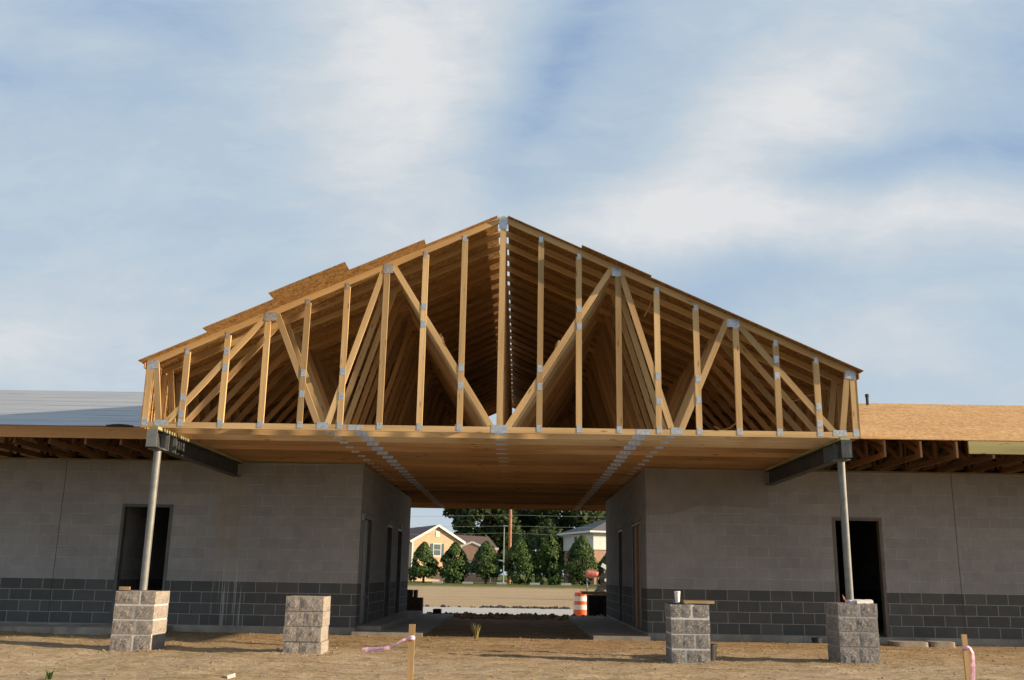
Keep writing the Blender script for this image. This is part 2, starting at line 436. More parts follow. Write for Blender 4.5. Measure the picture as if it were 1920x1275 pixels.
soft = t.noise(pw, 5.5, 7, .6, .3)
c = t.math('ADD', .50, t.math('MULTIPLY', acc, .74))
c = t.math('ADD', c, t.math('MULTIPLY', t.math('SUBTRACT', streak, .5), .6))
c = t.math('ADD', c, t.math('MULTIPLY', t.math('SUBTRACT', soft, .5), .5))
k = .60/.12
wisp = t.noise(t.map(pw, (4, 13, 1), rot=(0, 0, -.35)), 2.2, 9, .68, .8)
c = t.math('ADD', c, t.math('MULTIPLY', t.math('SUBTRACT', wisp, .5), .26))
cc = t.ramp(c, [(.0, (.27*k, .385*k, .585*k)), (.25, (.385*k, .50*k, .645*k)), (.55, (.465*k, .565*k, .665*k)), (.8, (.585*k, .64*k, .695*k)), (1.0, (.73*k, .74*k, .755*k))])
hor = t.math('MULTIPLY', t.rng(gz, 0, .22, 1, 0), .45)
cc = t.mix(hor, cc, (.60*k, .65*k, .68*k))
fac = t.rng(c, -.1, .55, .85, .98)
t.l(t.mix(fac, sky.outputs[0], cc), bg.inputs[0])
scn.view_settings.view_transform = 'Standard'; scn.view_settings.look = 'None'
scn.view_settings.exposure = .80; scn.view_settings.gamma = 1
scn.cycles.max_bounces = 6; scn.cycles.diffuse_bounces = 2

# ------------------------------------------------------------------ ground
def lerp(a, b, t): return a+(b-a)*max(0, min(1, t))
def sm(t): t = max(0, min(1, t)); return t*t*(3-2*t)
def hz0(x, y):
    z = -.40*sm((y-27.5)/8.0)
    if y > 46: z = lerp(-.40, 0, (y-46)/34)
    if y > 80: z = lerp(0, .2, (y-80)/20)
    return z
def hz(x, y):
    z = hz0(x, y)
    if y < 27.4:
        a = 1 - .75*sm((y-16.8)/1.4)
        n = mnoise.noise(Vector((x*.45, y*.45, 0)))*.045+mnoise.noise(Vector((x*1.7, y*1.7, 3)))*.022+mnoise.noise(Vector((x*5.5, y*5.5, 8)))*.016+mnoise.noise(Vector((x*2.6, y*9, 1)))*.010
        z += n*a - .01
        for yr, ph in ((11.15, 0), (12.75, .4), (16.1, 2.2)):       # wheel ruts
            d = abs(y-yr-.25*math.sin(x*.23+ph)-.02*x)
            if d < .35: z -= .022*math.exp(-(d/.12)**2)*(.6+.4*math.sin(x*21+ph*9)); z += .012*math.exp(-((d-.22)/.07)**2)
        # flat under the slabs and low in the passage channel
        if 18.2 < y: z = min(z, -.02) if (x < -1.6 or x > 1.3) else z-.03
    elif 36 < y < 47: z -= .02
    elif y < 80: z += mnoise.noise(Vector((x*.5, y*.5, 0)))*.03
    return z
def axis(segs):
    o = []
    for a, b, n in segs: o += [a+(b-a)*i/n for i in range(n)]
    return o+[segs[-1][1]]
xs = axis([(-2500, -300, 6), (-300, -60, 8), (-60, -12, 24), (-12, 12, 170), (12, 60, 24), (60, 300, 8), (300, 2500, 6)])
ys = axis([(-300, -20, 8), (-20, 7.5, 10), (7.5, 19, 150), (19, 36, 60), (36, 48, 12), (48, 80, 16), (80, 110, 10), (110, 400, 12), (400, 3500, 8)])
verts = [(x, y, hz(x, y)) for y in ys for x in xs]; nx = len(xs)
faces = [(j*nx+i, j*nx+i+1, (j+1)*nx+i+1, (j+1)*nx+i) for j in range(len(ys)-1) for i in range(nx-1)]
me = bpy.data.meshes.new('ground'); me.from_pydata(verts, [], faces); me.materials.append(M['dirt'])
for pl in me.polygons: pl.use_smooth = True
gr = bpy.data.objects.new('ground', me); COL.objects.link(gr); tag(gr, 'bare sandy dirt of the building site', None, None, 'structure')

# clods and straw (nobody could count them)
def clods(name, n, region, smin, smax, label, mat='clod', zoff=0, sink=.3):
    mb = MB()
    base = [Vector(v) for v in ((1, 0, 0), (-1, 0, 0), (0, 1, 0), (0, -1, 0), (0, 0, 1), (0, 0, -1))]
    fc = [(0, 2, 4), (2, 1, 4), (1, 3, 4), (3, 0, 4), (2, 0, 5), (1, 2, 5), (3, 1, 5), (0, 3, 5)]
    for _ in range(n):
        x, y = region()
        s = smin+(smax-smin)*random.random()**4
        a = random.uniform(0, 6.28); c, d = math.cos(a), math.sin(a)
        vs = []
        for b in base:
            q = b*s*random.uniform(.6, 1.25); q.z *= .6
            vs.append(Vector((x+q.x*c-q.y*d, y+q.x*d+q.y*c, hz(x, y)+zoff+q.z+s*.4*(1-sink))))
        for f in fc: mb.face([vs[i] for i in f])
    o = mb.build(name, M[mat]); return tag(o, label, None, None, 'stuff')
def soil_spot():
    q = random.random()
    if q < .12:
        px_, py_ = random.choice(((-5.4, 14.3), (-2.94, 13.98), (2.37, 13.98), (4.77, 14.3))); a = random.uniform(0, 6.28); k_ = .33+abs(random.gauss(0, .09))
        return px_+k_*max(-1, min(1, 1.35*math.cos(a))), py_+k_*max(-1, min(1, 1.35*math.sin(a)))
    if q < .24: return random.uniform(-10.5, 10.5), 18.42-abs(random.gauss(0, .22))
    x = random.uniform(-10.5, 10.5); y = 8.5+9.6*random.random()**.8
    return x, y
clods('dirt_clods', 9000, soil_spot, .004, .025, 'small loose clods and pebbles scattered over the site dirt')
clods('earth_heap', 1500, lambda: (random.gauss(-.2, 1.5), 27.4+random.gauss(0, .45)), .02, .12, 'low ridge of brown clods where the passage ends', sink=.5)
clods('rubble_row', 700, lambda: (random.uniform(-1.6, 2.4) if random.random() < .8 else random.uniform(-6, 8), 45.9+random.gauss(0, .25)), .03, .16, 'dark row of clods along the far edge of the concrete strip', 'darkstack', .02)
mb = MB()
for _ in range(16000):
    x = random.uniform(-10.5, 10.5); y = 8.5+9.4*random.random()
    if mnoise.noise(Vector((x*.5, y*.7, 5))) < -.05: continue
    a = random.gauss(.2, .7); L = random.uniform(.03, .11); z = hz(x, y)+.008
    d = Vector((math.cos(a), math.sin(a), random.uniform(-.05, .12)))*L/2
    w = Vector((-math.sin(a), math.cos(a), .25))*.0028
    c0 = Vector((x, y, z)); r_ = random.random()
    mb.face([c0-d-w, c0+d-w, c0+d+w, c0-d+w], [(r_, 0)]*4)
tag(mb.build('straw_litter', M['weed']), 'dry straw bits strewn over the dirt', None, None, 'stuff')

# concrete strip of road behind the passage
mb = MB(); mb.box(-60, 60, 38.2, 45.6, -.6, -.375)
for q in range(-14, 15): mb.box(q*4-.01, q*4+.01, 38.21, 45.59, -.3748, -.3735, 1)
tag(mb.build('concrete_road', [M['conc_light'], M['joint_grey']]), 'pale concrete strip crossing behind the building', None, None, 'structure')
# passage floor slabs
mb = MB(); mb.box(-3.0, -1.72, 18.15, 26.9, -.3, .05); mb.box(-3.0, -2.55, 18.72, 26.6, .05, .13)
tag(mb.build('passage_slab', M['conc']), 'raised concrete slab along the left passage wall', None, None, 'structure')
mb = MB(); mb.box(1.38, 2.41, 18.1, 26.9, -.3, .055)
tag(mb.build('passage_slab', M['conc']), 'raised concrete slab along the right passage wall', None, None, 'structure')
mb = MB(); mb.box(-13, -8.05, 17.55, 18.45, -.3, .075); mb.box(-8.047, -6.35, 17.35, 18.45, -.3, .095)
tag(mb.build('door_stoop', M['conc']), 'long low concrete apron in front of the left doorway', None, None, 'structure')

# ------------------------------------------------------------------ timber gable roof
CX, Y0, HS, SL, AP = -.31, 14.2, 5.35, .45, 6.585
ZB0, ZB1 = 3.15, 3.239
vt = .089*math.sqrt(1+SL*SL)                        # vertical depth of a top chord
def ztop(x): return AP-SL*abs(x-CX)
def zbot(x): return ztop(x)-vt
T = .038
roof = empty('gable_roof', (CX, Y0, ZB0), 'open timber gable roof of bare wooden trusses spanning the passage', 'roof')
roof_off = Vector((-CX, -Y0, -ZB0))
def rl(p): return Vector(p)+roof_off                # world to the roof's own space
XB = [CX-5.06, CX-2.64, CX, CX+2.64, CX+5.06]       # joints on the bottom chord
XT = [CX-5.22, CX-3.54, CX-1.77, CX+1.77, CX+3.54, CX+5.22]
def chord_mb(yy):
    mb = MB()
    mb.box(CX-HS, CX+HS, yy, yy+T, ZB0, ZB1)
    for s in (-1, 1):
        a = Vector((CX, yy+T/2, AP-vt/2)); b = Vector((CX+s*HS, yy+T/2, ztop(CX+s*HS)-vt/2))
        # plumb-cut top chord as a sheared prism
        o_ = (random.uniform(0, 40), random.uniform(0, 40)); L = HS*math.sqrt(1+SL*SL)
        P = []
        for y_ in (yy, yy+T):
            P.append([Vector((CX+s*.0005, y_, AP)), Vector((CX+s*HS, y_, ztop(CX+s*HS))), Vector((CX+s*HS, y_, ztop(CX+s*HS)-vt)), Vector((CX+s*.0005, y_, AP-vt))])
        f, bk = P
        U = [(o_[0], o_[1]+.09), (o_[0]+L, o_[1]+.09), (o_[0]+L, o_[1]), (o_[0], o_[1])]
        fl = (lambda q: q) if s > 0 else (lambda q: q[::-1])
        mb.face(fl([f[3], f[2], f[1], f[0]]), fl([U[3], U[2], U[1], U[0]])); mb.face(fl(bk), fl(U))
        mb.face(fl([f[0], f[1], bk[1], bk[0]]), fl([(0+o_[0], 1), (L+o_[0], 1), (L+o_[0], 1.04), (0+o_[0], 1.04)]))
        mb.face(fl([bk[3], bk[2], f[2], f[3]]), fl([(0+o_[0], 2), (L+o_[0], 2), (L+o_[0], 2.04), (0+o_[0], 2.04)]))
        mb.face(fl([f[1], f[2], bk[2], bk[1]]), None); 
    return mb
def webs():
    """(name, p0, p1) in the truss plane, x and z"""
    L = []
    dz = .03
    for s in (-1, 1):
        j = lambda k: CX+s*k
        L.append(('heel_post', (j(HS-.045), ZB1+.0006), (j(HS-.045), zbot(j(HS-.045))-.0006-.02)))
        L.append(('heel_web', (j(5.10), ZB1-dz), (j(5.235), zbot(j(5.235))+dz)))
        L.append(('diagonal_web', (j(5.0), ZB1-dz), (j(3.60), zbot(j(3.60))+dz)))
        L.append(('diagonal_web', (j(2.70), ZB1-dz), (j(3.46), zbot(j(3.46))+dz)))
        L.append(('diagonal_web', (j(2.58), ZB1-dz), (j(1.83), zbot(j(1.83))+dz)))
        L.append(('diagonal_web', (j(.10), ZB1-dz), (j(1.70), zbot(j(1.70))+dz)))
    L.append(('king_post', (CX, ZB1+.0006), (CX, AP-vt-.001)))
    return L
def add_truss(y, front=False, pale=False):
    fr = chord_mb(Y0); fr.v = [tuple(rl(p)) for p in fr.v]
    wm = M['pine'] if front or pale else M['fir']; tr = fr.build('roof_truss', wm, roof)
    tr.location = (0, y-Y0, 0)
    def web(name, p0, p1, y_in, th, w=.089, jit=0):
        mb = MB(); a = Vector((p0[0]+random.uniform(-jit, jit), Y0+y_in+th/2, p0[1])); b = Vector((p1[0], Y0+y_in+th/2, p1[1]))
        mb.bar(rl(a), rl(b), w, th, (1, 0, 0) if abs(b.z-a.z) > abs(b.x-a.x) else (0, 0, 1))
        return mb.build(name, wm, tr)
    def plate(x, z, w, h, ang=0, yy=-.0016):
        mb = MB(); c = rl((x, Y0+yy, z)); ca, sa = math.cos(ang), math.sin(ang)
        mb.obox(c, (w/2*ca, 0, w/2*sa), (0, .0012, 0), (-h/2*sa, 0, h/2*ca))
        return mb.build('gusset_plate', M['plate'], tr)
    for nm, a, b in webs():
        web(nm, a, b, .003 if nm != 'king_post' and nm != 'heel_post' else .0, T-.006 if nm not in ('king_post', 'heel_post') else T)
    sl = math.atan(SL)
    pl = [(CX, ZB1-.03, .24, .12, 0), (CX, AP-.12, .13, .2, 0)]
    for s in (-1, 1):
        pl += [(CX+s*2.64, ZB1-.02, .17, .10, 0), (CX+s*5.06, ZB1-.015, .20, .09, 0), (CX+s*5.28, ztop(CX+s*5.28)-.1, .17, .13, -s*.15),
               (CX+s*1.77, zbot(CX+s*1.77)+.0, .15, .15, 0), (CX+s*3.54, zbot(CX+s*3.54)+.0, .19, .13, 0), (CX+s*2.15, ZB0+.045, .22, .075, 0)]
    if front:
        pl += [(CX+s*(HS-.045), ZB1-.01, .09, .11, 0) for s in (-1, 1)]
        for s in (-1, 1):
            for kk in range(1, 9):
                x = CX+s*kk*.596
                web('gable_stud', (x, ZB1+.0006), (x+random.uniform(-.008, .008), zbot(x)-.025), -.0015, T, .089, .008)
                pl.append((x, ZB1-.015, .075, .105, 0, -.0032))
                pl.append((x, zbot(x)-.02, .06, .10, 0, -.0032))
        # plates where a stud crosses a diagonal
        dg = [(w[1], w[2]) for w in webs() if w[0] == 'diagonal_web']
        for s in (-1, 1):
            for kk in range(1, 9):
                x = CX+s*kk*.596
                for (xa, za), (xb, zb) in dg:
                    lo, hi = min(xa, xb), max(xa, xb)
                    if lo+.14 < x < hi-.14:
                        z = za+(zb-za)*(x-xa)/(xb-xa)
                        g = .09+.03*abs((zb-za)/(xb-xa))
                        pl += [(x, z+g, .07, .11, 0, -.0032), (x, z-g, .07, .11, 0, -.0032)]
    if not front:
        pl = [(CX, ZB1+.01, .2, .09, 0)]
        for s in (-1, 1): pl += [(CX+s*2.64, ZB1-.005, .13, .085, 0), (CX+s*2.15, ZB0+.047, .2, .07, 0)]
    for q in pl: plate(*q)
    return tr
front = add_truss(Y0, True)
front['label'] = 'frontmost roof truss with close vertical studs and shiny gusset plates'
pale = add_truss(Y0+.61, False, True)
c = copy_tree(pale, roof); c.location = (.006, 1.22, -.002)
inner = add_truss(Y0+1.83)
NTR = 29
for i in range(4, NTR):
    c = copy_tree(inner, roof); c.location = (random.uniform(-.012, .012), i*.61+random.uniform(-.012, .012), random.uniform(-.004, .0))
# sheathing panels, laid in staggered rows
left_x = [-5.76, -4.75, -3.72, -2.62, -1.50, -.40]; left_o = [.13, .38, .70, .32, .08]
right_x = [5.12, 4.09, 3.03, 1.97, .91, -.238]; right_o = [.12, .12, .12, .20, .06]
YE = Y0+28*.61+.15
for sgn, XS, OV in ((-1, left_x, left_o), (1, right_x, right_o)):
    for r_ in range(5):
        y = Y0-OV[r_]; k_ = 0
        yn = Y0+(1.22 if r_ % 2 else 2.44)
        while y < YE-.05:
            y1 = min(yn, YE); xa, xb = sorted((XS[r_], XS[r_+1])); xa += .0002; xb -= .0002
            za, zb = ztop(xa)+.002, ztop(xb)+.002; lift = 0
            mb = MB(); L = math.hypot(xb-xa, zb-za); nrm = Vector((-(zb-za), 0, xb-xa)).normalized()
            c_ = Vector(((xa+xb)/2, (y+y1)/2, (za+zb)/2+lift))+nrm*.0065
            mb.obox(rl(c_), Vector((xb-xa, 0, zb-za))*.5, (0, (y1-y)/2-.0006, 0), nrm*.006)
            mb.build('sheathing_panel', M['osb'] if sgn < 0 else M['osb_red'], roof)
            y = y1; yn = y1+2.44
# side sheathing on the heels
for s in (-1, 1):
    y = Y0-.004; k_ = 0
    while y < YE-.1:
        y1 = min(y+2.436, YE); xh = CX+s*(HS+.0075); zt = ztop(xh)-.003
        mb = MB(); a_, b_ = sorted((xh-.006, xh+.006)); mb.box(*(q for q in (a_-CX, b_-CX, y-Y0, y1-.004-Y0, ZB0+.004-ZB0, zt-ZB0))); mb.build('side_panel', M['osb'], roof)
        y = y1
# eave blocking boards along the heels
for s in (-1, 1):
    xh = CX+s*(HS+.02); mb = MB()
    mb.bar(rl((xh+s*.02, Y0-.02, ztop(xh)-.075)), rl((xh+s*.02, YE, ztop(xh)-.075)), .09, .019, (0, 0, 1)); mb.build('eave_board', M['pine_dark'], roof)
# lateral braces lying on the webs and on the bottom chords
def brace(p0, p1, w=.089, t_=.038, side=(1, 0, 0)):
    mb = MB(); mb.bar(rl(p0), rl(p1), w, t_, side); mb.build('lateral_brace', M['pine'], roof)
def diag_pt(x, s, off=.07):
    xa, za, xb, zb = .10, ZB1, 1.70, zbot(CX+1.70)
    z = za+(zb-za)*(abs(x-CX)-xa)/(xb-xa)
    return z
for s, k_ in ((-1, .98), (1, .93)):
    x = CX+s*k_; z = diag_pt(x, s); d = Vector((s*1.6, 0, zbot(CX+1.7)-ZB1)).normalized(); n = Vector((-d.z*s, 0, abs(d.x)))
    n = Vector((-s*d.z, 0, abs(d.x))).normalized()
    p_ = Vector((x, 0, z))+n*.066
    brace((p_.x, Y0+.10, p_.z), (p_.x, Y0+8.6, p_.z), .089, .038, d)
brace((CX-.62, Y0+.06, ZB1+.021), (CX-.62, Y0+4.9, ZB1+.021)); brace((CX-3.9, Y0+.3, ZB1+.021), (CX-3.9, Y0+6, ZB1+.021)); brace((CX+3.9, Y0+.3, ZB1+.021), (CX+3.9, Y0+6, ZB1+.021))
for s in (-1, 1): brace((CX+s*1.79, Y0+.5, zbot(CX+1.77)-.5), (CX+s*1.79, Y0+12, zbot(CX+1.77)-.5), .089, .038, (0, 0, 1)) if False else None
# loose ties hanging in the right half
for pts in ([(4.20, 14.9, 3.82), (4.33, 14.9, 3.83), (4.46, 14.9, 3.90), (4.60, 14.9, 3.93), (4.74, 14.9, 3.95)],
            [(3.05, 15.0, 3.42), (3.16, 15.0, 3.36), (3.30, 15.0, 3.40), (3.40, 15.0, 3.48)],
            [(2.05, 14.6, 5.38), (2.02, 14.6, 5.25), (1.96, 14.6, 5.15), (1.93, 14.6, 5.08)]):
    mb = MB(); mb.tube([rl(p_) for p_ in pts], .012, 6); mb.build('loose_strap', M['pine_dark'], roof)

# ------------------------------------------------------------------ the two block wings
def wall_boxes(mb, along, lo, hi, f0, f1, z0, z1, ops):
    def bx(a, b, c, d):
        if b-a < .001 or d-c < .001: return
        if along == 'x': mb.box(a, b, f0, f1, c, d)
        else: mb.box(f0, f1, a, b, c, d)
    cur = lo
    for a, b, c, d in sorted(ops):
        bx(cur, a, z0, z1); bx(a, b, d, z1); bx(a, b, z0, c); cur = b
    bx(cur, hi, z0, z1)
WT, YW, YBK = 3.12, 18.5, 27.0
EY, EZ, RY, RZ = 16.3, 3.455, 22.75, 5.235
WSL = (RZ-EZ)/(RY-EY)
def frame_mb(along, a, b, z1, f0, f1, w=.05, pr=.012):
    mb = MB(); g = f0-pr if along == 'x' else f0
    def bx(p, q, c, d):
        if along == 'x': mb.box(p, q, f0-pr, f0+.12, c, d)
        else: mb.box(f0, f1, p, q, c, d)
    bx(a+.001, a+w, .10, z1-.001); bx(b-w, b-.001, .10, z1-.001); bx(a+w+.001, b-w-.001, z1-w, z1-.001)
    return mb
def wing(sgn, xin, xout, door, pdoors, label):
    root = empty('block_wing', (xin, YW, 0), label, 'building')
    off = Vector((-xin, -YW, 0))
    root_parts = []
    def fin(mb, name, mat, lab=None, par=None):
        o = mb.build(name, mat, par or root)
        if par is None: o.location = off
        if lab: o['label'] = lab
        return o
    lo, hi = sorted((xin, xout)); th = .2
    # one continuous wall mesh: front, passage side, back, outer end, a cross wall inside
    mb = MB()
    wall_boxes(mb, 'x', lo, hi, YW, YW+th, .1, WT, [(door[0], door[1], .1, door[2])])
    px0, px1 = (xin-th, xin) if sgn < 0 else (xin, xin+th)
    wall_boxes(mb, 'y', YW+th, YBK-th, px0, px1, .1, WT, pdoors)
    wall_boxes(mb, 'x', lo, hi, YBK-th, YBK, .1, WT, [])
    ox0, ox1 = (xout, xout+th) if sgn < 0 else (xout-th, xout)
    wall_boxes(mb, 'y', YW+th, YBK-th, ox0, ox1, .1, WT, [])
    cx = -7.68 if sgn < 0 else 8.2
    wall_boxes(mb, 'y', YW+th, YBK-th, cx-.1, cx+.1, .1, WT, [])
    fin(mb, 'wall', M['wall'])
    mb = MB(); mb.box(lo, hi, YW-.025, YBK+.02, -.4, .099); fin(mb, 'footing', M['conc'])
    mb = MB(); mb.box(lo, hi, YW+.03, YW+.17, WT+.001, WT+.029); mb.box(px0+.03, px1-.03, YW+th, YBK-th, WT+.001, WT+.029); fin(mb, 'sill_plate', M['treated'])
    f = fin(frame_mb('x', door[0], door[1], door[2], YW, YW+th, .055), 'door_frame', M['frame'] if sgn < 0 else M['frame_brown'])
    for a, b, c_, d in pdoors:
        if d > 1.5:
            fin(frame_mb('y', a, b, d, px0-.004 if sgn > 0 else px0+.02, px1+.004, .05), 'door_frame', M['frame'])
    # roof deck
    xa, xb = sorted((xout+sgn*.4, CX+sgn*(HS+.06)))
    def deck(z_off, th_, name, mat, y_start, laps=None):
        mb = MB(); 
        rows = 6; L = (RY-EY)/rows
        for r_ in range(rows):
            y0_, y1_ = EY+L*r_, EY+L*(r_+1)
            z0_, z1_ = EZ+WSL*(y0_-EY)+z_off, EZ+WSL*(y1_-EY)+z_off
            x = xa-(.8 if r_ % 2 else 0)
            while x < xb:
                x0_, x1_ = max(x, xa)+.002, min(x+2.44, xb)-.002
                if x1_ > x0_+.02:
                    n = Vector((0, -WSL, 1)).normalized()
                    mb.obox(Vector(((x0_+x1_)/2, (y0_+y1_)/2, (z0_+z1_)/2+random.uniform(0, .003)))-n*th_/2, ((x1_-x0_)/2, 0, 0), Vector((0, y1_-y0_-.004, z1_-z0_))*.5, n*th_/2)
                x += 2.44
        return mb
    mb = deck(0, .012, 'roof_deck', M['osb'], EY)
    # rear slope and the valley triangles running onto the gable roof
    mb.face([(xa, RY+.01, RZ), (xb, RY+.01, RZ), (xb, 2*RY-EY, EZ), (xa, 2*RY-EY, EZ)], [(0, 0), (xb-xa, 0), (xb-xa, 6.7), (0, 6.7)])
    xe = CX+sgn*(HS+.06); xr = CX+sgn*((AP-RZ)/SL-.1); yv = EY+(ztop(xe)-EZ)/WSL
    mb.face([(xe, yv, ztop(xe)), (xr, RY, RZ), (xe, RY, RZ)], [(0, 0), (2, 4), (0, 4)])
    mb.face([(xe, 2*RY-yv, ztop(xe)), (xr, RY, RZ), (xe, RY, RZ)], [(0, 0), (2, 4), (0, 4)])
    fin(mb, 'roof_deck', M['osb_tan'])
    # ceiling of dark interior (ply lid) so that the rooms are rooms
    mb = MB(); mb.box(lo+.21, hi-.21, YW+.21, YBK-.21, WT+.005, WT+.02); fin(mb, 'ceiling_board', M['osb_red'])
    # wing trusses
    n = 0; x = CX+sgn*(HS+.55)
    proto = None
    while abs(x) < 13.2:
        if proto is None:
            mb = MB()
            mb.box(-.019, .019, EY+.04, 2*RY-EY-.04, ZB0, ZB1)
            mb.bar((0, EY+.03, EZ-.065), (0, RY, RZ-.065), .089, .0376, (0, 0, 1)); mb.bar((0, 2*RY-EY-.03, EZ-.065), (0, RY, RZ-.065), .089, .0374, (0, 0, 1))
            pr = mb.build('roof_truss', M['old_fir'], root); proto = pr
            def w(nm, p0, p1):
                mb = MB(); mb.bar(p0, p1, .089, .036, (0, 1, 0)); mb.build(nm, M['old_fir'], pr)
            w('tail_block', (0, EY+.055, ZB0+.0), (0, EY+.055, EZ-.03))
            for yy in (17.2, 18.55, 20.0): w('truss_web', (0, yy, ZB1-.02), (0, yy, EZ+WSL*(yy-EY)-.08))
            w('truss_web', (0, 17.3, ZB1), (0, 18.45, EZ+WSL*(18.5-EY)-.12)); w('truss_web', (0, 16.4, ZB1), (0, 17.15, EZ+WSL*(17.2-EY)-.12))
            pr.location = off+Vector((x, 0, 0))
        else:
            c = copy_tree(proto, root); c.location = off+Vector((x, 0, 0))
        x += sgn*.61
    return root, fin, off, xa, xb

LW, lfin, loff, lxa, lxb = wing(-1, -3.0, -14.5, (-7.56, -6.59, 2.30), [(18.95, 20.0, .1, 2.18), (22.3, 23.25, .1, 2.18), (24.3, 25.25, .1, 2.18)],
    'left block wing with grey felt roof, an orange fascia board and one open doorway')
RW, rfin, roff, rxa, rxb = wing(1, 2.41, 34, (5.93, 6.86, 2.26), [(19.35, 20.75, .1, 2.18), (22.75, 23.65, .1, 2.18)],
    'right block wing with bare tan board roof and one black open doorway')
# left: underlay felt in overlapping rows, fascia
mb = MB(); rows = 8
for r_ in range(rows):
    y0_ = EY+.0+(RY-EY)/rows*r_-(.0 if r_ == 0 else .08); y1_ = EY+(RY-EY)/rows*(r_+1)
    nseg = 46
    for i in range(nseg):
        for j in range(4):
            P = []
            for (a, b) in ((i, j), (i+1, j), (i+1, j+1), (i, j+1)):
                x = lxa+(lxb-lxa)*a/nseg; y = y0_+(y1_-y0_)*b/4
                z = EZ+WSL*(y-EY)+.006+.0008*(1-b/4)+.004*abs(mnoise.noise(Vector((x*1.2, y*3+r_*9, 0))))*(1.3 if b < 3 else .2)
                if r_ == 0 and b == 0: y -= .012; z += .03*max(0, mnoise.noise(Vector((x*.9+7, 3, 0))))
                P.append((x, y, z))
            mb.face(P, [(q[0], q[1]) for q in P], 0, True)
def felt():
    t = NT('underlay_felt'); o = t.tc('Object'); x, y, z = t.sep(o)
    n = t.noise(t.map(o, (.5, 6, 1)), 1.2, 5, .6); n2 = t.noise(o, 9, 4)
    col = t.ramp(n, [(.3, (.24, .255, .28)), (.5, (.31, .32, .34)), (.7, (.37, .38, .39))])
    r = t.math('FRACT', t.math('MULTIPLY', t.math('SUBTRACT', y, EY), 8/(RY-EY)))
    col = t.mix(t.rng(r, .90, .94, 0, .12), col, (.15, .17, .20))
    col = t.mix(t.math('MULTIPLY', t.rng(r, .48, .5), t.rng(r, .52, .5)), col, (.29, .31, .33))
    return t.fin(col, .6, normal=t.bump(n2, .2, .01))
M['felt'] = felt()
lfin(mb, 'roof_felt', M['felt'])
mb = MB(); mb.box(lxa, -10.1, EY-.042, EY-.003, 3.255, EZ-.004); mb.box(-10.097, -5.50, EY-.044, EY-.003, 3.25, EZ-.006)
lfin(mb, 'fascia_board', M['pine_dark'])
mb = MB()
for i in range(9):      # the lifted dark flap of felt at the eave
    x0_ = -7.05+i*.05; h = .022*math.sin(math.pi*(i+.5)/9)
    mb.obox((x0_, EY-.03, EZ+.012+h/2), (.026, 0, 0), (0, .035, 0), (0, 0, h/2+.008))
lfin(mb, 'felt_flap', M['black'])
# right: sub-fascia only on the far part, plumbing vent, plywood door
mb = MB(); mb.box(7.62, rxb, EY+.0, EY+.036, 3.225, EZ-.016); rfin(mb, 'fascia_board', M['treated'])
mb = MB(); mb.tube([(8.15, 22.3, 5.0), (8.15, 22.3, 5.36)], .035, 10); mb.tube([(8.15, 22.3, 5.30), (8.15, 22.3, 5.37)], .045, 10); rfin(mb, 'vent_pipe', M['black'])
mb = MB(); mb.box(2.435, 2.475, 19.41, 20.69, .11, 2.12)
pd = rfin(mb, 'door', M['door_wood']); mb = MB(); mb.box(2.405, 2.4348, 19.41, 19.47, .11, 2.12); mb.box(2.405, 2.4348, 20.0, 20.06, .11, 2.12); mb.build('batten', M['door_wood'], pd)
mb = MB(); mb.box(2.385, 2.409, 19.2, 20.85, 2.185, 2.27); rfin(mb, 'lintel', M['conc'])
mb = MB(); mb.box(2.38, 2.409, 22.95, 23.4, 2.20, 2.30); rfin(mb, 'lintel', M['conc_light'])
mb = MB(); mb.box(-3.09, -3.05, 19.01, 19.94, .11, 2.12); ld = lfin(mb, 'door', M['frame'])
mb = MB(); mb.tube([(-3.05, 19.85, .62), (-3.0, 19.85, .62), (-3.0, 19.75, .62)], .014, 8); mb.box(-3.0499, -3.035, 19.82, 19.88, .52, .72); mb.build('door_handle', M['galv'], ld)
for y_ in (22.75, 24.75):
    mb = MB(); mb.box(-2.999, -2.965, y_-.14, y_+.14, 2.20, 2.29); lfin(mb, 'lintel', M['conc_light'])
mb = MB(); mb.box(-2.999, -2.96, 18.62, 18.72, 2.08, 2.2); lfin(mb, 'junction_box', M['conc_light'])

# thin grey sheet hung high on the right wall
mb = MB(); topz, n = 3.135, 24
pts = [(2.43, 2.26), (2.93, 2.285), (3.25, 2.40), (3.5, 2.465), (4.0, 2.44), (4.74, 2.425)]
def lowz(x):
    for (a, za), (b, zb) in zip(pts, pts[1:]):
        if x <= b: return za+(zb-za)*(x-a)/(b-a)
    return pts[-1][1]
G = [[None]*9 for _ in range(n+1)]
for i in range(n+1):
    x = 2.43+(4.74-2.43)*i/n
    for j in range(9):
        z = lowz(x)+(topz-lowz(x))*j/8
        y = 18.482-.012*abs(mnoise.noise(Vector((x*2.2+z, z*1.5, 2))))-.012*(1-j/8)**3
        G[i][j] = Vector((x, y, z))
for i in range(n):
    for j in range(8):
        q = [G[i][j], G[i+1][j], G[i+1][j+1], G[i][j+1]]
        mb.face(q, None, 0, True); mb.face([a+Vector((0, .004, 0)) for a in q[::-1]], None, 0, True)
for i in range(n): mb.face([G[i][0]+Vector((0, .004, 0)), G[i+1][0]+Vector((0, .004, 0)), G[i+1][0], G[i][0]])
M['sheet'] = plain('grey_sheet', (.245, .225, .21), .75, 0, .12, 3, bump=.15)
tag(mb.build('wall_sheet', M['sheet']), 'thin grey sheet hung along the top of the right wall', 'sheet')

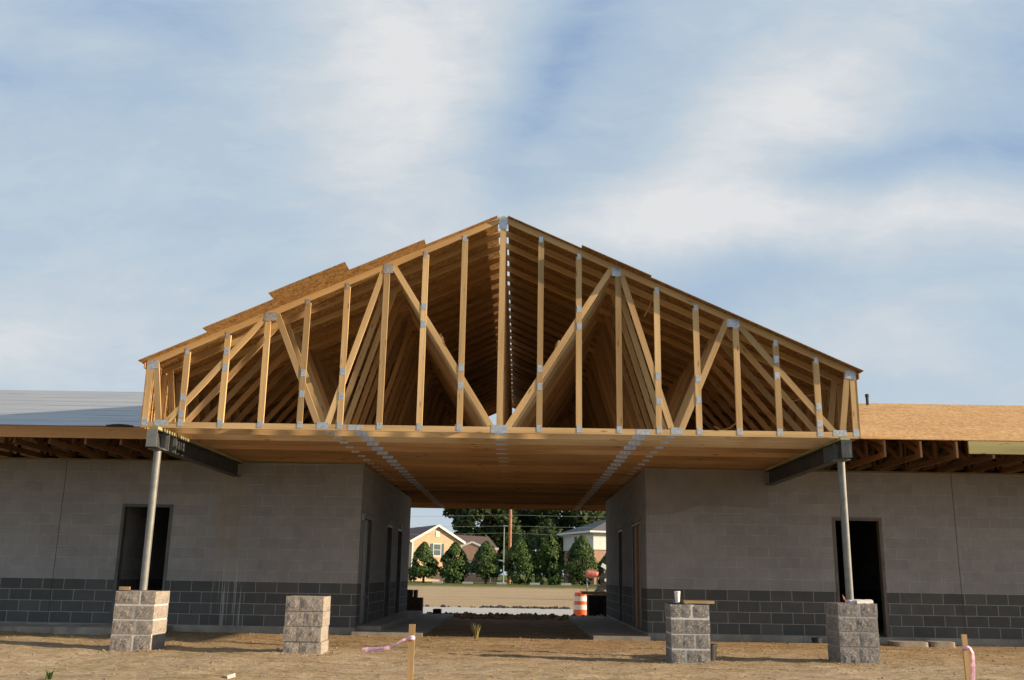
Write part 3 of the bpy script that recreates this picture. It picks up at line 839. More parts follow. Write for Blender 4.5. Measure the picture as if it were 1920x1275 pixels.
# ------------------------------------------------------------------ steel beams and posts
def ibeam(x, label):
    root = empty('steel_beam', (x, 14.02, 2.84), label, 'beam', 'steel beams carrying the gable roof')
    y0_, y1_, z0_, z1_, w = 0, 4.44, 0, .262, .15
    mb = MB(); mb.box(-w/2, w/2, y0_, y1_, z0_, z0_+.013); mb.box(-w/2, w/2, y0_, y1_, z1_-.013, z1_); mb.box(-.005, .005, y0_, y1_, z0_+.0135, z1_-.0135)
    mb.build('girder', M['steel'], root)
    mb = MB(); mb.box(-w/2-.001, w/2+.001, -.012, -.0005, z0_+.002, z1_-.002); mb.build('end_plate', M['galv'] if x < 0 else M['steel'], root)
    for k_ in range(4):
        for s in (-1, 1):
            mb = MB(); yy = .35+k_*.16; mb.box(min(s*.006, s*.072), max(s*.006, s*.072), yy, yy+.01, z0_+.014, z1_-.014); mb.build('stiffener', M['galv'], root)
    mb = MB(); mb.box(-.07, .07, .02, 4.44, z1_+.001, z1_+.045); mb.build('nailer', M['treated'], root)
    return root
ibeam(-5.41, 'steel I-beam under the left end of the gable roof with a pale end plate')
ibeam(4.77, 'dark steel I-beam under the right end of the gable roof')
def post(x, y, z0_, label):
    root = empty('steel_post', (x, y, z0_), label, 'post', 'steel posts standing on block pillars')
    H_ = 2.839-z0_
    mb = MB(); mb.tube([(0, 0, 0), (0, 0, H_-.012)], .054, 20); mb.build('tube', M['galv'], root)
    mb = MB(); mb.box(-.11, .11, -.1, .1, H_-.0115, H_-.0005); mb.build('cap_plate', M['galv'], root)
    return root
post(-5.41, 14.30, .80, 'round grey steel post standing on the left end block pillar')
post(4.77, 14.30, .79, 'round grey steel post standing on the right end block pillar')

# ------------------------------------------------------------------ block pillars
def pillar(x0_, x1_, y0_, y1_, z0_, rows, mat, jmat, gap, label, seed, side_joint=False, splits=None):
    rnd = random.Random(seed)
    root = empty('block_pillar', ((x0_+x1_)/2, (y0_+y1_)/2, z0_), label, 'pillar', 'split-faced block pillars in front of the building')
    cx_, cy_ = (x0_+x1_)/2, (y0_+y1_)/2; hw, hd = (x1_-x0_)/2, (y1_-y0_)/2
    mb = MB()
    def rough_box(a0, a1, b0, b1, c0, c1, front, seed_):
        # faces subdivided; outer faces split-rough
        def grid(fn, nu, nv):
            P = [[fn(i/nu, j/nv) for j in range(nv+1)] for i in range(nu+1)]
            for i in range(nu):
                for j in range(nv): mb.face([P[i][j], P[i+1][j], P[i+1][j+1], P[i][j+1]])
        def dsp(p_, n_):
            a = mnoise.noise(p_*11+Vector((seed_, 0, 0)))*.012+mnoise.noise(p_*34+Vector((0, seed_, 0)))*.007
            e = min(1, 12*min(abs(p_.x-a0) if abs(n_.y) else 1, abs(p_.x-a1) if abs(n_.y) else 1, abs(p_.y-b0) if abs(n_.x) else 1, abs(p_.y-b1) if abs(n_.x) else 1, abs(p_.z-c0), abs(p_.z-c1)) if abs(n_.z) < .5 else 0)
            return p_+n_*(a+.008)*max(.0, e)
        nu = max(3, int((a1-a0)/.03)); nv = max(3, int((c1-c0)/.03)); nd = max(3, int((b1-b0)/.03))
        V = Vector
        grid(lambda s, t_: dsp(V((a0+(a1-a0)*s, b0, c0+(c1-c0)*t_)), V((0, -1, 0))), nu, nv)
        grid(lambda s, t_: dsp(V((a1-(a1-a0)*s, b1, c0+(c1-c0)*t_)), V((0, 1, 0))), nu, nv)
        grid(lambda s, t_: dsp(V((a1, b0+(b1-b0)*s, c0+(c1-c0)*t_)), V((1, 0, 0))), nd, nv)
        grid(lambda s, t_: dsp(V((a0, b1-(b1-b0)*s, c0+(c1-c0)*t_)), V((-1, 0, 0))), nd, nv)
        mb.face([(a0, b0, c1), (a1, b0, c1), (a1, b1, c1), (a0, b1, c1)])
    for r_ in range(rows):
        c0 = r_*.2+gap/2; c1 = (r_+1)*.2-gap/2
        if r_ == 0: c0 = -.1
        jx = rnd.uniform(-.006, .006); jy = rnd.uniform(-.006, .006)
        f = splits[r_]
        xm = -hw+2*hw*f
        rough_box(-hw+jx, xm-gap/2+jx, -hd+jy, hd+jy, c0, c1, True, seed+r_*7.3)
        rough_box(xm+gap/2+jx, hw+jx, -hd+jy, hd+jy, c0, c1, True, seed+r_*3.1+50)
    mb.build('blockwork', mat, root)
    mb = MB(); q_ = .004 if gap > .007 else .014; mb.box(-hw+q_, hw-q_, -hd+q_, hd-q_, -.1, rows*.2-.012)
    if gap > .007: pass
    mb.build('mortar_joints', jmat, root)
    return root
pillar(-5.69, -5.12, 14.02, 14.58, 0.0, 4, M['split'], M['joint_light'], .022, 'tan block pillar under the left steel post', 1, True, [.55, .60, .52, .62])
pillar(-3.20, -2.68, 13.72, 14.24, -.035, 4, M['split'], M['joint_dark'], .006, 'free-standing dry-stacked tan block pillar left of the pink ribbon stake', 2, False, [.42, .36, .5, .38])
pillar(2.11, 2.64, 13.72, 14.24, -.045, 4, M['split_grey'], M['joint_light'], .024, 'grey block pillar holding the white foam cup', 3, False, [.38, .62, .34, .55])
pillar(4.50, 5.05, 14.02, 14.58, 0.0, 4, M['split_grey'], M['joint_grey'], .02, 'brown-grey block pillar under the right steel post', 4, True, [.5, .52, .46, .55])

# things on and by the pillars
root = empty('foam_cup', (2.235, 13.92, .755), 'tall white foam cup standing on a block pillar', 'cup')
mb = MB(); mb.lathe([(.0, 0), (.029, 0), (.031, .005), (.042, .15), (.040, .151), (.038, .148), (.0, .14)], (0, 0, 0), 24); mb.build('cup_body', M['cup'], root)
mb = MB(); mb.lathe([(.044, .146), (.045, .150), (.044, .158), (.036, .163), (0, .163)], (0, 0, 0), 24); mb.build('lid', M['cup'], root)
mb = MB(); mb.obox((2.53, 13.90, .775), (.21, .01, 0), (-.002, .045, 0), (0, 0, .018)); tag(mb.build('wood_board', M['pine']), 'short lumber offcut lying on the pillar beside the foam cup', 'board')
mb = MB()
for i in range(14):
    a = i*.9; s_ = random.uniform(.03, .06)
    mb.obox((4.80+.20*math.cos(a)*random.random()+.06, 14.24+.17*math.sin(a)*random.random(), .80+s_*.25), (s_*1.2, .01, .004), (-.01, s_, 0), (0, .006, s_*.4))
tag(mb.build('mortar_lump', M['mortarw']), 'pale lump of spilled mortar around the foot of the right steel post', 'mortar')
mb = MB(); mb.tube([(4.64, 14.1, .80), (4.63, 14.1, .86), (4.60, 14.08, .90), (4.61, 14.08, .84), (4.66, 14.06, .82)], .005, 6)
tag(mb.build('red_wire', M['redpaint']), 'bent red wire sticking up from the right end pillar', 'wire')
mb = MB(); mb.obox((-5.60, 14.10, .825), (.07, .01, .0), (-.01, .045, 0), (0, 0, .022)); tag(mb.build('wood_block', M['pine']), 'small wood offcut on the left end pillar beside the steel post', 'wood block')
root = empty('bucket', (2.44, 14.55, hz(2.4, 14.6)-.01), 'black plastic bucket behind the pillar with the foam cup', 'bucket')
mb = MB(); mb.lathe([(0, 0), (.13, 0), (.155, .30), (.165, .30), (.165, .33), (.15, .33), (.125, .02), (0, .02)], (0, 0, 0), 28); mb.build('bucket_body', M['black'], root)
mb = MB(); mb.tube([(.16*math.cos(a), -.02-.10*math.sin(a), .30-.13*math.sin(a)) for a in [math.pi*k/10 for k in range(11)]], .004, 6); mb.build('handle', M['galv'], root)
root.location.x = 2.74; root.location.y = 14.35; root.scale = (.7, .7, .75)
mb = MB(); mb.lathe([(0, 0), (.075, 0), (.09, .09), (.08, .09), (.07, .02), (0, .02)], (5.42, 18.2, hz(5.4, 18.2)), 16); tag(mb.build('rubber_pan', M['rubber']), 'small black pan on the dirt at the foot of the right wall', 'pan')
for i, (x, w_, d_, lb) in enumerate(((6.98, .42, .30, 'long flat limestone slab lying beside the right doorway, next to the pillar'), (7.56, .30, .26, 'flat limestone slab with a rounded end, right of the doorway'))):
    mb = MB(); N = 26
    base = []
    for k_ in range(N):
        a = 2*math.pi*k_/N; c_, s_ = math.cos(a), math.sin(a); e = .35
        base.append(Vector((x+w_*.75*math.copysign(abs(c_)**e, c_)*(1+.04*math.sin(3*a)), 17.95+i*.03+d_*.6*math.copysign(abs(s_)**e, s_), 0)))
    z0_, z1_ = hz(x, 17.9)-.05, .065+.008*i
    mb.face([Vector((b.x, b.y, z1_)) for b in base])
    for k_ in range(N):
        a, b = base[k_], base[(k_+1) % N]; mb.face([Vector((a.x, a.y, z0_)), Vector((b.x, b.y, z0_)), Vector((b.x, b.y, z1_)), Vector((a.x, a.y, z1_))])
    tag(mb.build('stone_slab', M['stone']), lb, 'stone slab')

# stakes with pink ribbon
def ribbon(name, path, parent, w=.03):
    mb = MB()
    P = [Vector(p_) for p_ in path]
    for side in (0, 1):
        for i in range(len(P)-1):
            wa = Vector((0, .004, w*(1 if i else .6))); wb = Vector((0, .006, w*(.55+.45*math.cos(i*1.3+side))))
            o_ = Vector((0, .012*side, -.035*side*i/len(P)))
            q = [P[i]+o_-wa/2, P[i+1]+o_-wb/2, P[i+1]+o_+wb/2, P[i]+o_+wa/2]
            mb.face(q, None, 0, True); mb.face([a+Vector((0, .0008, 0)) for a in q[::-1]], None, 0, True)
    return mb.build(name, M['pink'], parent)
zs = hz(-1.01, 9.6)
root = empty('survey_stake', (-1.01, 9.6, zs), 'pale wooden stake with a pink ribbon blowing to the left', 'stake', 'survey stakes with pink ribbons')
mb = MB(); H_ = .625-zs; mb.obox((0, 0, H_/2-.1), (.030, 0, 0), (0, .009, 0), (.003, 0, H_/2+.1)); mb.build('stake', M['pine'], root)
mb = MB(); mb.lathe([(.026, -.022), (.036, -.012), (.034, .01), (.025, .022)], (0, 0, H_-.125), 12); kn = mb.build('ribbon_knot', M['pink'], root)
zz = H_-.125
ribbon('ribbon', [(-.02, -.02, zz), (-.08, -.03, zz-.02), (-.14, -.03, zz-.055), (-.20, -.02, zz-.085), (-.27, -.02, zz-.09), (-.34, -.01, zz-.10), (-.41, 0, zz-.105), (-.47, 0, zz-.108)], root, .024)
zs = hz(4.45, 10.0)
root = empty('survey_stake', (4.45, 10.0, zs), 'short wooden stake with a pink ribbon hanging straight down, at the right', 'stake', 'survey stakes with pink ribbons')
mb = MB(); H_ = .60-zs; mb.obox((0, 0, H_/2-.1), (.026, 0, 0), (0, .012, 0), (-.006, 0, H_/2+.1)); mb.build('stake', M['pine'], root)
mb = MB(); mb.lathe([(.028, -.018), (.038, -.010), (.036, .01), (.028, .018)], (.004, 0, H_-.125), 12); mb.build('ribbon_knot', M['pink'], root)
mb = MB()
path = [(.03, -.03, H_-.12), (.045, -.04, H_-.17), (.04, -.045, H_-.23), (.028, -.05, H_-.30), (.015, -.05, H_-.38), (.0, -.05, H_-.46), (-.012, -.05, H_-.56)]
for dx, wv in ((0, .022), (.03, .018)):
    for i in range(len(path)-1):
        a, b = Vector(path[i]), Vector(path[i+1]); k0, k1 = i/6*dx, (i+1)/6*dx
        q = [a+Vector((k0-wv/2, 0, 0)), a+Vector((k0+wv/2, .006, 0)), b+Vector((k1+wv/2, .006*math.cos(i), 0)), b+Vector((k1-wv/2, 0, 0))]
        if dx: q = [p_+Vector((0, -.01, 0)) for p_ in q]
        mb.face(q, None, 0, True); mb.face([p_+Vector((0, .0008, 0)) for p_ in q[::-1]], None, 0, True)
mb.build('ribbon', M['pink'], root)

# weeds
def weed(x, y, n, h, label, mat='weed'):
    mb = MB(); z = hz(x, y)-.01
    for _ in range(n):
        a = random.uniform(0, 6.28); l = h*random.uniform(.5, 1); sp = random.uniform(.1, .5)*l
        p0 = Vector((x+random.gauss(0, .015), y+random.gauss(0, .015), z)); p1 = p0+Vector((math.cos(a)*sp*.4, math.sin(a)*sp*.4, l*.6)); p2 = p0+Vector((math.cos(a)*sp, math.sin(a)*sp, l))
        w_ = Vector((-math.sin(a), math.cos(a), 0))*.006; r_ = random.random()
        mb.face([p0-w_, p0+w_, p1+w_*1.2, p1-w_*1.2], [(r_, 0)]*4); mb.face([p1-w_*1.2, p1+w_*1.2, p2], [(r_, 0)]*3)
    return tag(mb.build('weed_tuft', M[mat]), label, 'weed')
weed(-.72, 17.6, 46, .30, 'dry yellowish weed tuft at the mouth of the passage')
weed(-4.75, 10.25, 16, .12, 'small green weed tuft in the dirt at the lower left', 'cedar')
weed(-8.65, 17.2, 20, .10, 'low yellow weed in front of the left concrete apron')
mb = MB(); mb.obox((-2.99, 10.6, hz(-3, 10.6)+.03), (.035, .01, .01), (-.006, .03, 0), (0, -.01, .02)); tag(mb.build('white_scrap', M['white']), 'small white scrap on the dirt at the bottom of the view', 'scrap')

# ------------------------------------------------------------------ behind the passage
# stacked blocks by the far left corner
root = empty('block_stack', (-2.9, 28.1, hz(-2.9, 28.1)), 'stack of dark brown blocks past the end of the left passage wall', 'block stack')
zb = -.06
for (x0_, x1_, z0_, z1_) in ((-.32, -.1, 0, .2), (-.095, .22, 0, .2), (-.32, .02, .203, .46), (.025, .22, .203, .45), (-.32, -.08, .463, .66), (-.03, .06, .453, .66)):
    mb = MB(); mb.box(x0_, x1_, -.2, .2, z0_, z1_); mb.build('block', M['brownblock'], root)
mb = MB(); mb.box(-2.29, -2.08, 27.0, 27.35, -.12, .165); mb.box(-2.25, -2.12, 27.05, 27.3, .1655, .17); tag(mb.build('concrete_block', M['darkstack']), 'single dark block beside the left passage slab end', 'block')
root = empty('lumber_stack', (2.5, 28.9, hz(2.5, 28.9)), 'dark stack of lumber past the end of the right passage wall', 'lumber stack')
zb = root.location.z
for r_ in range(6):
    for k_ in range(3):
        mb = MB(); mb.box(-.46+k_*.34, -.46+k_*.34+.32, -.3+random.uniform(-.02, .02), .5, r_*.1, r_*.1+.094); mb.build('timber', M['darkstack'], root)
mb = MB(); mb.obox((2.3, 28.9, zb+.655), (.45, .02, 0), (-.01, .2, 0), (0, 0, .045)); tag(mb.build('plank', M['pine']), 'pale plank lying on top of the dark lumber stack', 'plank')

# traffic drum
dz = hz(2.36, 37.0); root = empty('traffic_drum', (2.36, 37.0, dz), 'orange and white striped traffic drum by the far end of the passage', 'traffic drum')
prof = [(.0, .06), (.29, .06), (.285, .30), (.275, .31), (.27, .50), (.265, .51), (.26, .70), (.25, .71), (.245, .88), (.225, .93), (.10, .94), (.0, .94)]
mb = MB(); mb.lathe(prof, (0, 0, 0), 32); mb.build('drum_body', M['orange'], root)
for a, b, r0, r1 in ((.32, .49, .279, .274), (.62, .79, .268, .254)):
    mb = MB(); mb.lathe([(r0-.01, a), (r0+.003, a), (r1+.003, b), (r1-.01, b)], (0, 0, 0), 32); mb.build('reflective_stripe', M['reflect'], root)
mb = MB(); mb.lathe([(0, 0), (.34, 0), (.34, .035), (.29, .07), (.0, .07)], (0, 0, 0), 32); mb.build('rubber_base', M['rubber'], root)
mb = MB(); mb.tube([(-.07, 0, .93), (-.06, 0, .985), (.06, 0, .985), (.07, 0, .93)], .014, 8); mb.build('handle', M['orange'], root)

# mortar mixer
mz = hz(4.6, 58)
root = empty('mortar_mixer', (4.35, 58, mz), 'red-drum mortar mixer with grey engine standing in the far lot', 'mixer')
mb = MB(); mb.lathe([(0, -.36), (.17, -.36), (.235, -.25), (.25, 0), (.235, .25), (.17, .36), (0, .36)], (0, 0, 1.52), 24, 0, 'x'); mb.build('mixing_drum', M['redpaint'], root)
for sx in (-.3, .3):
    mb = MB(); mb.tube([(sx, -.28, .02), (sx, 0, 1.36)], .035, 8); mb.tube([(sx, .28, .02), (sx, 0, 1.36)], .035, 8); mb.build('frame_leg', M['galv'], root)
mb = MB(); mb.box(.50, 1.05, -.25, .25, .85, 1.35); mb.box(.55, .8, -.2, .2, 1.352, 1.55); mb.build('engine', M['darkstack'], root)
mb = MB(); mb.obox((.72, -.1, 1.92), (.16, 0, -.10), (0, .2, 0), (.05, 0, .10)); mb.obox((1.05, -.1, 1.86), (.15, 0, .06), (0, .2, 0), (-.02, 0, .05)); mb.build('hopper_guard', M['white'], root)
mb = MB(); mb.tube([(.72, 0, 1.5), (.72, 0, 1.84)], .05, 8); mb.tube([(1.0, 0, 1.3), (1.02, 0, 1.82)], .04, 8); mb.build('exhaust_stack', M['galv'], root)
mb = MB(); mb.lathe([(0, -.02), (.09, -.02), (.09, .02), (0, .02)], (.78, -.27, 1.15), 16, 0, 'y'); mb.build('air_filter', M['white'], root)
for sx, sy in ((.45, -.35), (.45, .35), (1.15, -.35), (1.15, .35)):
    mb = MB(); mb.lathe([(.0, -.07), (.30, -.07), (.34, -.03), (.34, .03), (.30, .07), (0, .07)], (sx, sy, .34), 20, 0, 'y'); w_ = mb.build('wheel', M['rubber'], root)
    mb = MB(); mb.lathe([(0, -.08), (.15, -.08), (.15, .08), (0, .08)], (sx, sy, .34), 16, 0, 'y'); mb.build('rim', M['galv'], w_)
mb = MB(); mb.box(.3, 1.3, -.3, .3, .6, .845); mb.build('chassis', M['darkstack'], root)

# ------------------------------------------------------------------ vegetation
def leaves(name, gen, n, size, mat, parent, flat=.5):
    V = []; Fc = []; UV = []
    for i in range(n):
        p_, r_, nv = gen()
        s = size*random.uniform(.6, 1.35)
        a = Vector((random.gauss(0, 1), random.gauss(0, 1), random.gauss(0, 1)))
        a = (a-nv*a.dot(nv)*flat).normalized(); b = a.cross(nv+Vector((random.gauss(0, .4), random.gauss(0, .4), random.gauss(0, .4)))).normalized()
        a *= s; b *= s*.6; k_ = len(V)
        V += [p_-a*.5-b*.2, p_-b*.5+a*.1, p_+a*.5, p_+b*.5-a*.05]
        Fc.append((k_, k_+1, k_+2, k_+3)); UV += [(r_, 0)]*4
    me = bpy.data.meshes.new(name); me.from_pydata([tuple(q) for q in V], [], Fc)
    me.uv_layers.new(name='UVMap').data.foreach_set('uv', [c for q in UV for c in q]); me.materials.append(mat)
    o = bpy.data.objects.new(name, me); COL.objects.link(o); o.parent = parent
    return o
def arborvitae(x, y, h, w, label, seed):
    random.seed(seed)
    z0_ = hz0(x, y)
    root = empty('arborvitae', (x, y, z0_), label, 'tree', 'clipped evergreens in a row behind the lot')
    clumps = [(random.uniform(0, 6.28), random.random()**.8, random.uniform(.0, .2)) for _ in range(48)]
    def prof(t_): return w/2*(max(.02, 1-abs((t_-.36)/(.66 if t_ > .36 else .62))**(1.55 if t_ > .36 else 2.6)))**(.78 if t_ > .36 else .62)
    def gen():
        a0, t0, rr = random.choice(clumps)
        a = a0+random.gauss(0, .22); t_ = min(.995, max(.005, t0+random.gauss(0, .055)))
        r0 = prof(t_)*(1+rr*1.6-.14)*random.uniform(.6, 1.04)
        p_ = Vector((math.cos(a)*r0, math.sin(a)*r0, .12+t_*(h-.12)))
        return p_, min(1, rr*3+random.random()*.35+.35*t_), Vector((math.cos(a), math.sin(a), .5)).normalized()
    leaves('crown', gen, 6000, .27, M['cedar'], root)
    mb = MB(); mb.tube([(0, 0, 0), (.02, 0, h*.5), (0, 0, h*.88)], [.13, .08, .02], 8); mb.build('trunk', M['bark'], root)
    return root
hd = [(-9.55, 3.95, 2.75, 'leftmost clipped evergreen in the row, in front of the tan house gable'),
      (-6.45, 4.0, 2.8, 'second clipped evergreen from the left, at the right edge of the tan gable'),
      (-3.25, 4.15, 2.95, 'clipped evergreen just left of the thin lamp pole'),
      (.15, 4.55, 3.0, 'clipped evergreen right of the orange utility pole'),
      (3.2, 4.85, 2.95, 'tall clipped evergreen left of the white house'),
      (6.5, 4.85, 3.2, 'clipped evergreen in front of the white house'),
      (9.3, 3.4, 2.6, 'rightmost low evergreen, half hidden by the passage wall')]
for i, (x, h, w_, lb) in enumerate(hd): arborvitae(x, 100, h, w_, lb, 100+i)

def big_tree(x, y, h, rad, label, seed, n=12000, size=.8, mat='oak'):
    random.seed(seed)
    z0_ = .2; root = empty('leafy_tree', (x, y, z0_), label, 'tree', 'large trees beyond the houses')
    cl = []
    for _ in range(60):
        a = random.uniform(0, 6.28); e = math.asin(random.uniform(-1, 1)); rr = random.uniform(.55, 1)
        c_ = Vector((math.cos(a)*math.cos(e)**.7*rad*rr, math.sin(a)*math.cos(e)**.7*rad*rr, h*.52+math.sin(e)*h*.44*rr))
        cl.append((c_, rad*random.uniform(.2, .36), random.random()))
    def gen():
        c_, r0, tone = random.choice(cl)
        d = Vector((random.gauss(0, 1), random.gauss(0, 1), random.gauss(0, .75))).normalized()
        return c_+d*r0*random.uniform(.5, 1.1), tone*.6+random.random()*.4, d
    leaves('crown', gen, n, size, M[mat], root)
    mb = MB(); mb.tube([(0, 0, 0), (.1, 0, h*.3), (-.1, .1, h*.6)], [.45, .32, .12], 9)
    for k_ in range(6):
        c_ = cl[k_*5][0]; mb.tube([(0, 0, h*.28+k_*.35), tuple(c_*.5+Vector((0, 0, h*.2))), tuple(c_)], [.17, .11, .04], 6)
    mb.build('trunk', M['bark'], root)
    return root
big_tree(-4.6, 136, 17, 5.0, 'dense dark tree rising behind the right end of the tan house', 11)
big_tree(2.0-3.2, 150, 19, 4.6, 'broad dark tree behind the orange utility pole', 12)
big_tree(7.0, 142, 17.5, 4.8, 'dark tree left of and behind the white house', 13)
big_tree(14.2, 146, 16, 5.4, 'loose-crowned tree directly behind the white house roof', 14, 4800)
big_tree(2.6, 128, 7.6, 3.6, 'low rounded tree in the gap between the two houses', 15, 3600, .5)
big_tree(-13.2, 168, 8.0, 4.2, 'small distant tree peeping over the ridge of the tan house', 16, 3000, .6)
big_tree(-19.5, 165, 8.4, 4.6, 'small distant tree above the dark roof of the tan house', 17, 3000, .6)
big_tree(-7.9, 133, 7.3, 2.0, 'small tree just behind the peak of the tan gable', 18, 2600, .45)
big_tree(22.5, 150, 15, 6, 'dark tree right of the white house', 19, 5000)
big_tree(-27, 150, 11, 5, 'round tree left of the tan house', 20, 4000)

# ------------------------------------------------------------------ houses
def siding(name, c, c2, pitch=.2):
    t = NT(name); o = t.tc('Object'); x, y, z = t.sep(o)
    f = t.math('FRACT', t.math('MULTIPLY', z, 1/pitch)); n = t.noise(o, 2, 4)
    col = t.mix(t.rng(n, .3, .7), c, c2)
    return t.fin(col, .7, normal=t.bump(f, .5, .02))
M['tan'] = siding('tan_siding', (.60, .40, .24), (.68, .47, .30)); M['vinyl'] = siding('white_siding', (.68, .67, .62), (.74, .73, .68))
def brickm():
    t = NT('brick'); o = t.tc('Object'); x, y, z = t.sep(o)
    b = t.n('ShaderNodeTexBrick'); t.l(t.comb(t.math('ADD', x, y), z), b.inputs['Vector'])
    b.inputs['Scale'].default_value = 1; b.inputs['Brick Width'].default_value = .22; b.inputs['Row Height'].default_value = .075; b.inputs['Mortar Size'].default_value = .006
    b.inputs['Color1'].default_value = (.34, .17, .11, 1); b.inputs['Color2'].default_value = (.44, .25, .16, 1); b.inputs['Mortar'].default_value = (.45, .4, .35, 1)
    return t.fin(b.outputs['Color'], .9)
M['brick'] = brickm()
def shingle(name, c):
    t = NT(name); o = t.tc('Object')
    n = t.noise(t.map(o, (3, 3, 9)), 2, 5, .7); col = t.mix(t.rng(n, .3, .7), tuple(a*.7 for a in c), tuple(a*1.25 for a in c))
    return t.fin(col, .9, normal=t.bump(n, .4, .02))
M['shingle_brown'] = shingle('brown_shingle', (.135, .085, .075)); M['shingle_grey'] = shingle('grey_shingle', (.11, .105, .115))
M['glass'] = plain('window_glass', (.12, .16, .16), .15, 0, .2, 3, spec=.6)

def slab_roof(mb, p00, p10, p11, p01, th=.16):
    """a sloping roof plane with thickness"""
    P = [Vector(q) for q in (p00, p10, p11, p01)]; n = (P[1]-P[0]).cross(P[3]-P[0]).normalized()
    if n.z < 0: n = -n
    B = [q-n*th for q in P]
    mb.face(P); mb.face(B[::-1])
    for i in range(4): mb.face([P[i], B[i], B[(i+1) % 4], P[(i+1) % 4]])
def gable_window(par, x, y, z0_, z1_, w_, shutters=True):
    mb = MB(); mb.box(x-w_/2-.08, x+w_/2+.08, y-.05, y, z0_-.1, z1_+.08); f_ = mb.build('window', M['white'], par)
    mb = MB()
    for k_ in (0, 1): mb.box(x-w_/2, x+w_/2, y-.062, y-.051, z0_+(z1_-z0_)/2*k_+.03, z0_+(z1_-z0_)/2*(k_+1)-.02)
    mb.build('pane', M['glass'], f_)
# tan house: local x along the gable front, local -y is the gable face
root = empty('tan_house', (-9.75, 118, .2), 'tan sided house with a wide front gable and white trim', 'house', None, R(24))
hw, ez, pz, L = 3.15, 4.75, 6.55, 13.0
mb = MB(); yb = L
def prism(mb, x0_, x1_, y0_, y1_, z0_, ze, zp):
    xm = (x0_+x1_)/2
    mb.face([(x0_, y0_, z0_), (x1_, y0_, z0_), (x1_, y0_, ze), (xm, y0_, zp), (x0_, y0_, ze)]); mb.face([(x1_, y1_, z0_), (x0_, y1_, z0_), (x0_, y1_, ze), (xm, y1_, zp), (x1_, y1_, ze)])
    mb.face([(x0_, y1_, z0_), (x0_, y0_, z0_), (x0_, y0_, ze), (x0_, y1_, ze)]); mb.face([(x1_, y0_, z0_), (x1_, y1_, z0_), (x1_, y1_, ze), (x1_, y0_, ze)])
prism(mb, -hw, hw, 0, L, 2.6, ez, pz-.1); mb.build('upper_wall', M['tan'], root)
mb = MB(); mb.box(-hw+.02, hw-.02, .02, L-.02, -.5, 2.598); mb.build('lower_wall', M['tan'], root)
mb = MB(); s_ = (pz-ez)/hw; ov = .35
slab_roof(mb, (-hw-ov, -.3, ez-ov*s_+.1), (0, -.3, pz+.1), (0, L+.3, pz+.1), (-hw-ov, L+.3, ez-ov*s_+.1)); slab_roof(mb, (0, -.3, pz+.1), (hw+ov, -.3, ez-ov*s_+.1), (hw+ov, L+.3, ez-ov*s_+.1), (0, L+.3, pz+.1))
mb.build('roof', M['shingle_brown'], root)
for s in (-1, 1):
    mb = MB(); mb.bar((0, -.33, pz+.0), (s*(hw+ov), -.33, ez-ov*s_), .26, .06, (0, 0, 1)); mb.build('rake_board', M['white'], root)
mb = MB(); mb.box(-hw-.03, -hw+.12, -.06, -.003, -.4, ez-.05); mb.build('corner_board', M['white'], root)
mb = MB(); mb.box(-.25, .25, -.06, -.003, 5.2, 5.85); mb.build('gable_vent', M['white'], root)
gable_window(root, .0, -.002, 3.0, 4.35, .85)
mb = MB(); mb.box(-.85, -.52, -.05, -.003, 2.95, 4.4); mb.box(.52, .85, -.05, -.003, 2.95, 4.4); mb.build('shutter', M['glass'], root)
gable_window(root, 1.6, .018, .6, 1.9, 1.0)
# low wing of the tan house, its eave towards the lot
random.seed(5)
root = empty('brick_house', (-4.95, 120.5, .2), 'low brick house part with brown roof right of the tan gable', 'house')
mb = MB(); mb.box(-2.6, 2.3, 0, 8, -.5, 4.05); mb.build('wall', M['brick'], root)
mb = MB(); slab_roof(mb, (-3.0, -.4, 4.1), (2.5, -.4, 4.0), (1.2, 4, 5.55), (-3.0, 4, 5.75)); slab_roof(mb, (-3.0, 4, 5.75), (1.2, 4, 5.55), (2.5, 8.4, 4.0), (-3.0, 8.4, 4.1)); mb.build('roof', M['shingle_brown'], root)
mb = MB(); mb.box(-3.0, 2.55, -.46, -.405, 3.86, 4.1); mb.build('eave_trim', M['white'], root)
mb = MB(); prism(mb, -2.2, .9, -1.2, -.01, -.5, 3.9, 4.55); mb.build('porch_gable', M['brick'], root)
for s in (-1, 1):
    mb = MB(); mb.bar((-.65, -1.25, 4.72), (-.65+s*1.95, -1.25, 3.92), .2, .08, (0, 0, 1)); mb.build('rake_board', M['white'], root)
gable_window(root, -.65, -1.202, 1.0, 2.3, 1.2)
mb = MB(); mb.box(1.6, 1.72, -2.2, -2.0, -.4, 2.6); mb.bar((.9, -2.1, 3.0), (3.2, -2.1, 2.5), .16, 1.2, (0, 0, 1)); mb.build('carport', M['white'], root)
# white two-storey house
root = empty('white_house', (8.8, 115, .2), 'white two-storey house with grey hip roof and brick ground floor', 'house', None, R(18))
W_, D_ = 8.5, 10.0
mb = MB(); mb.box(0, W_, 0, D_, 3.95, 5.95); mb.build('upper_wall', M['vinyl'], root)
mb = MB(); mb.box(.12, W_-.12, .12, D_-.12, -.5, 3.948); mb.build('lower_wall', M['brick'], root)
mb = MB(); o_ = .65; e_ = 6.1; rz = 7.9
A = [(-o_, -o_, e_), (W_+o_, -o_, e_), (W_+o_, D_+o_, e_), (-o_, D_+o_, e_)]; r1, r2 = (W_/2, W_/2, rz), (W_/2, D_-W_/2, rz)
mb.face([A[0], A[1], r1]); mb.face([A[1], A[2], r2, r1]); mb.face([A[2], A[3], r2]); mb.face([A[3], A[0], r1, r2]); mb.face(A[::-1]); mb.build('roof', M['shingle_grey'], root)
mb = MB()
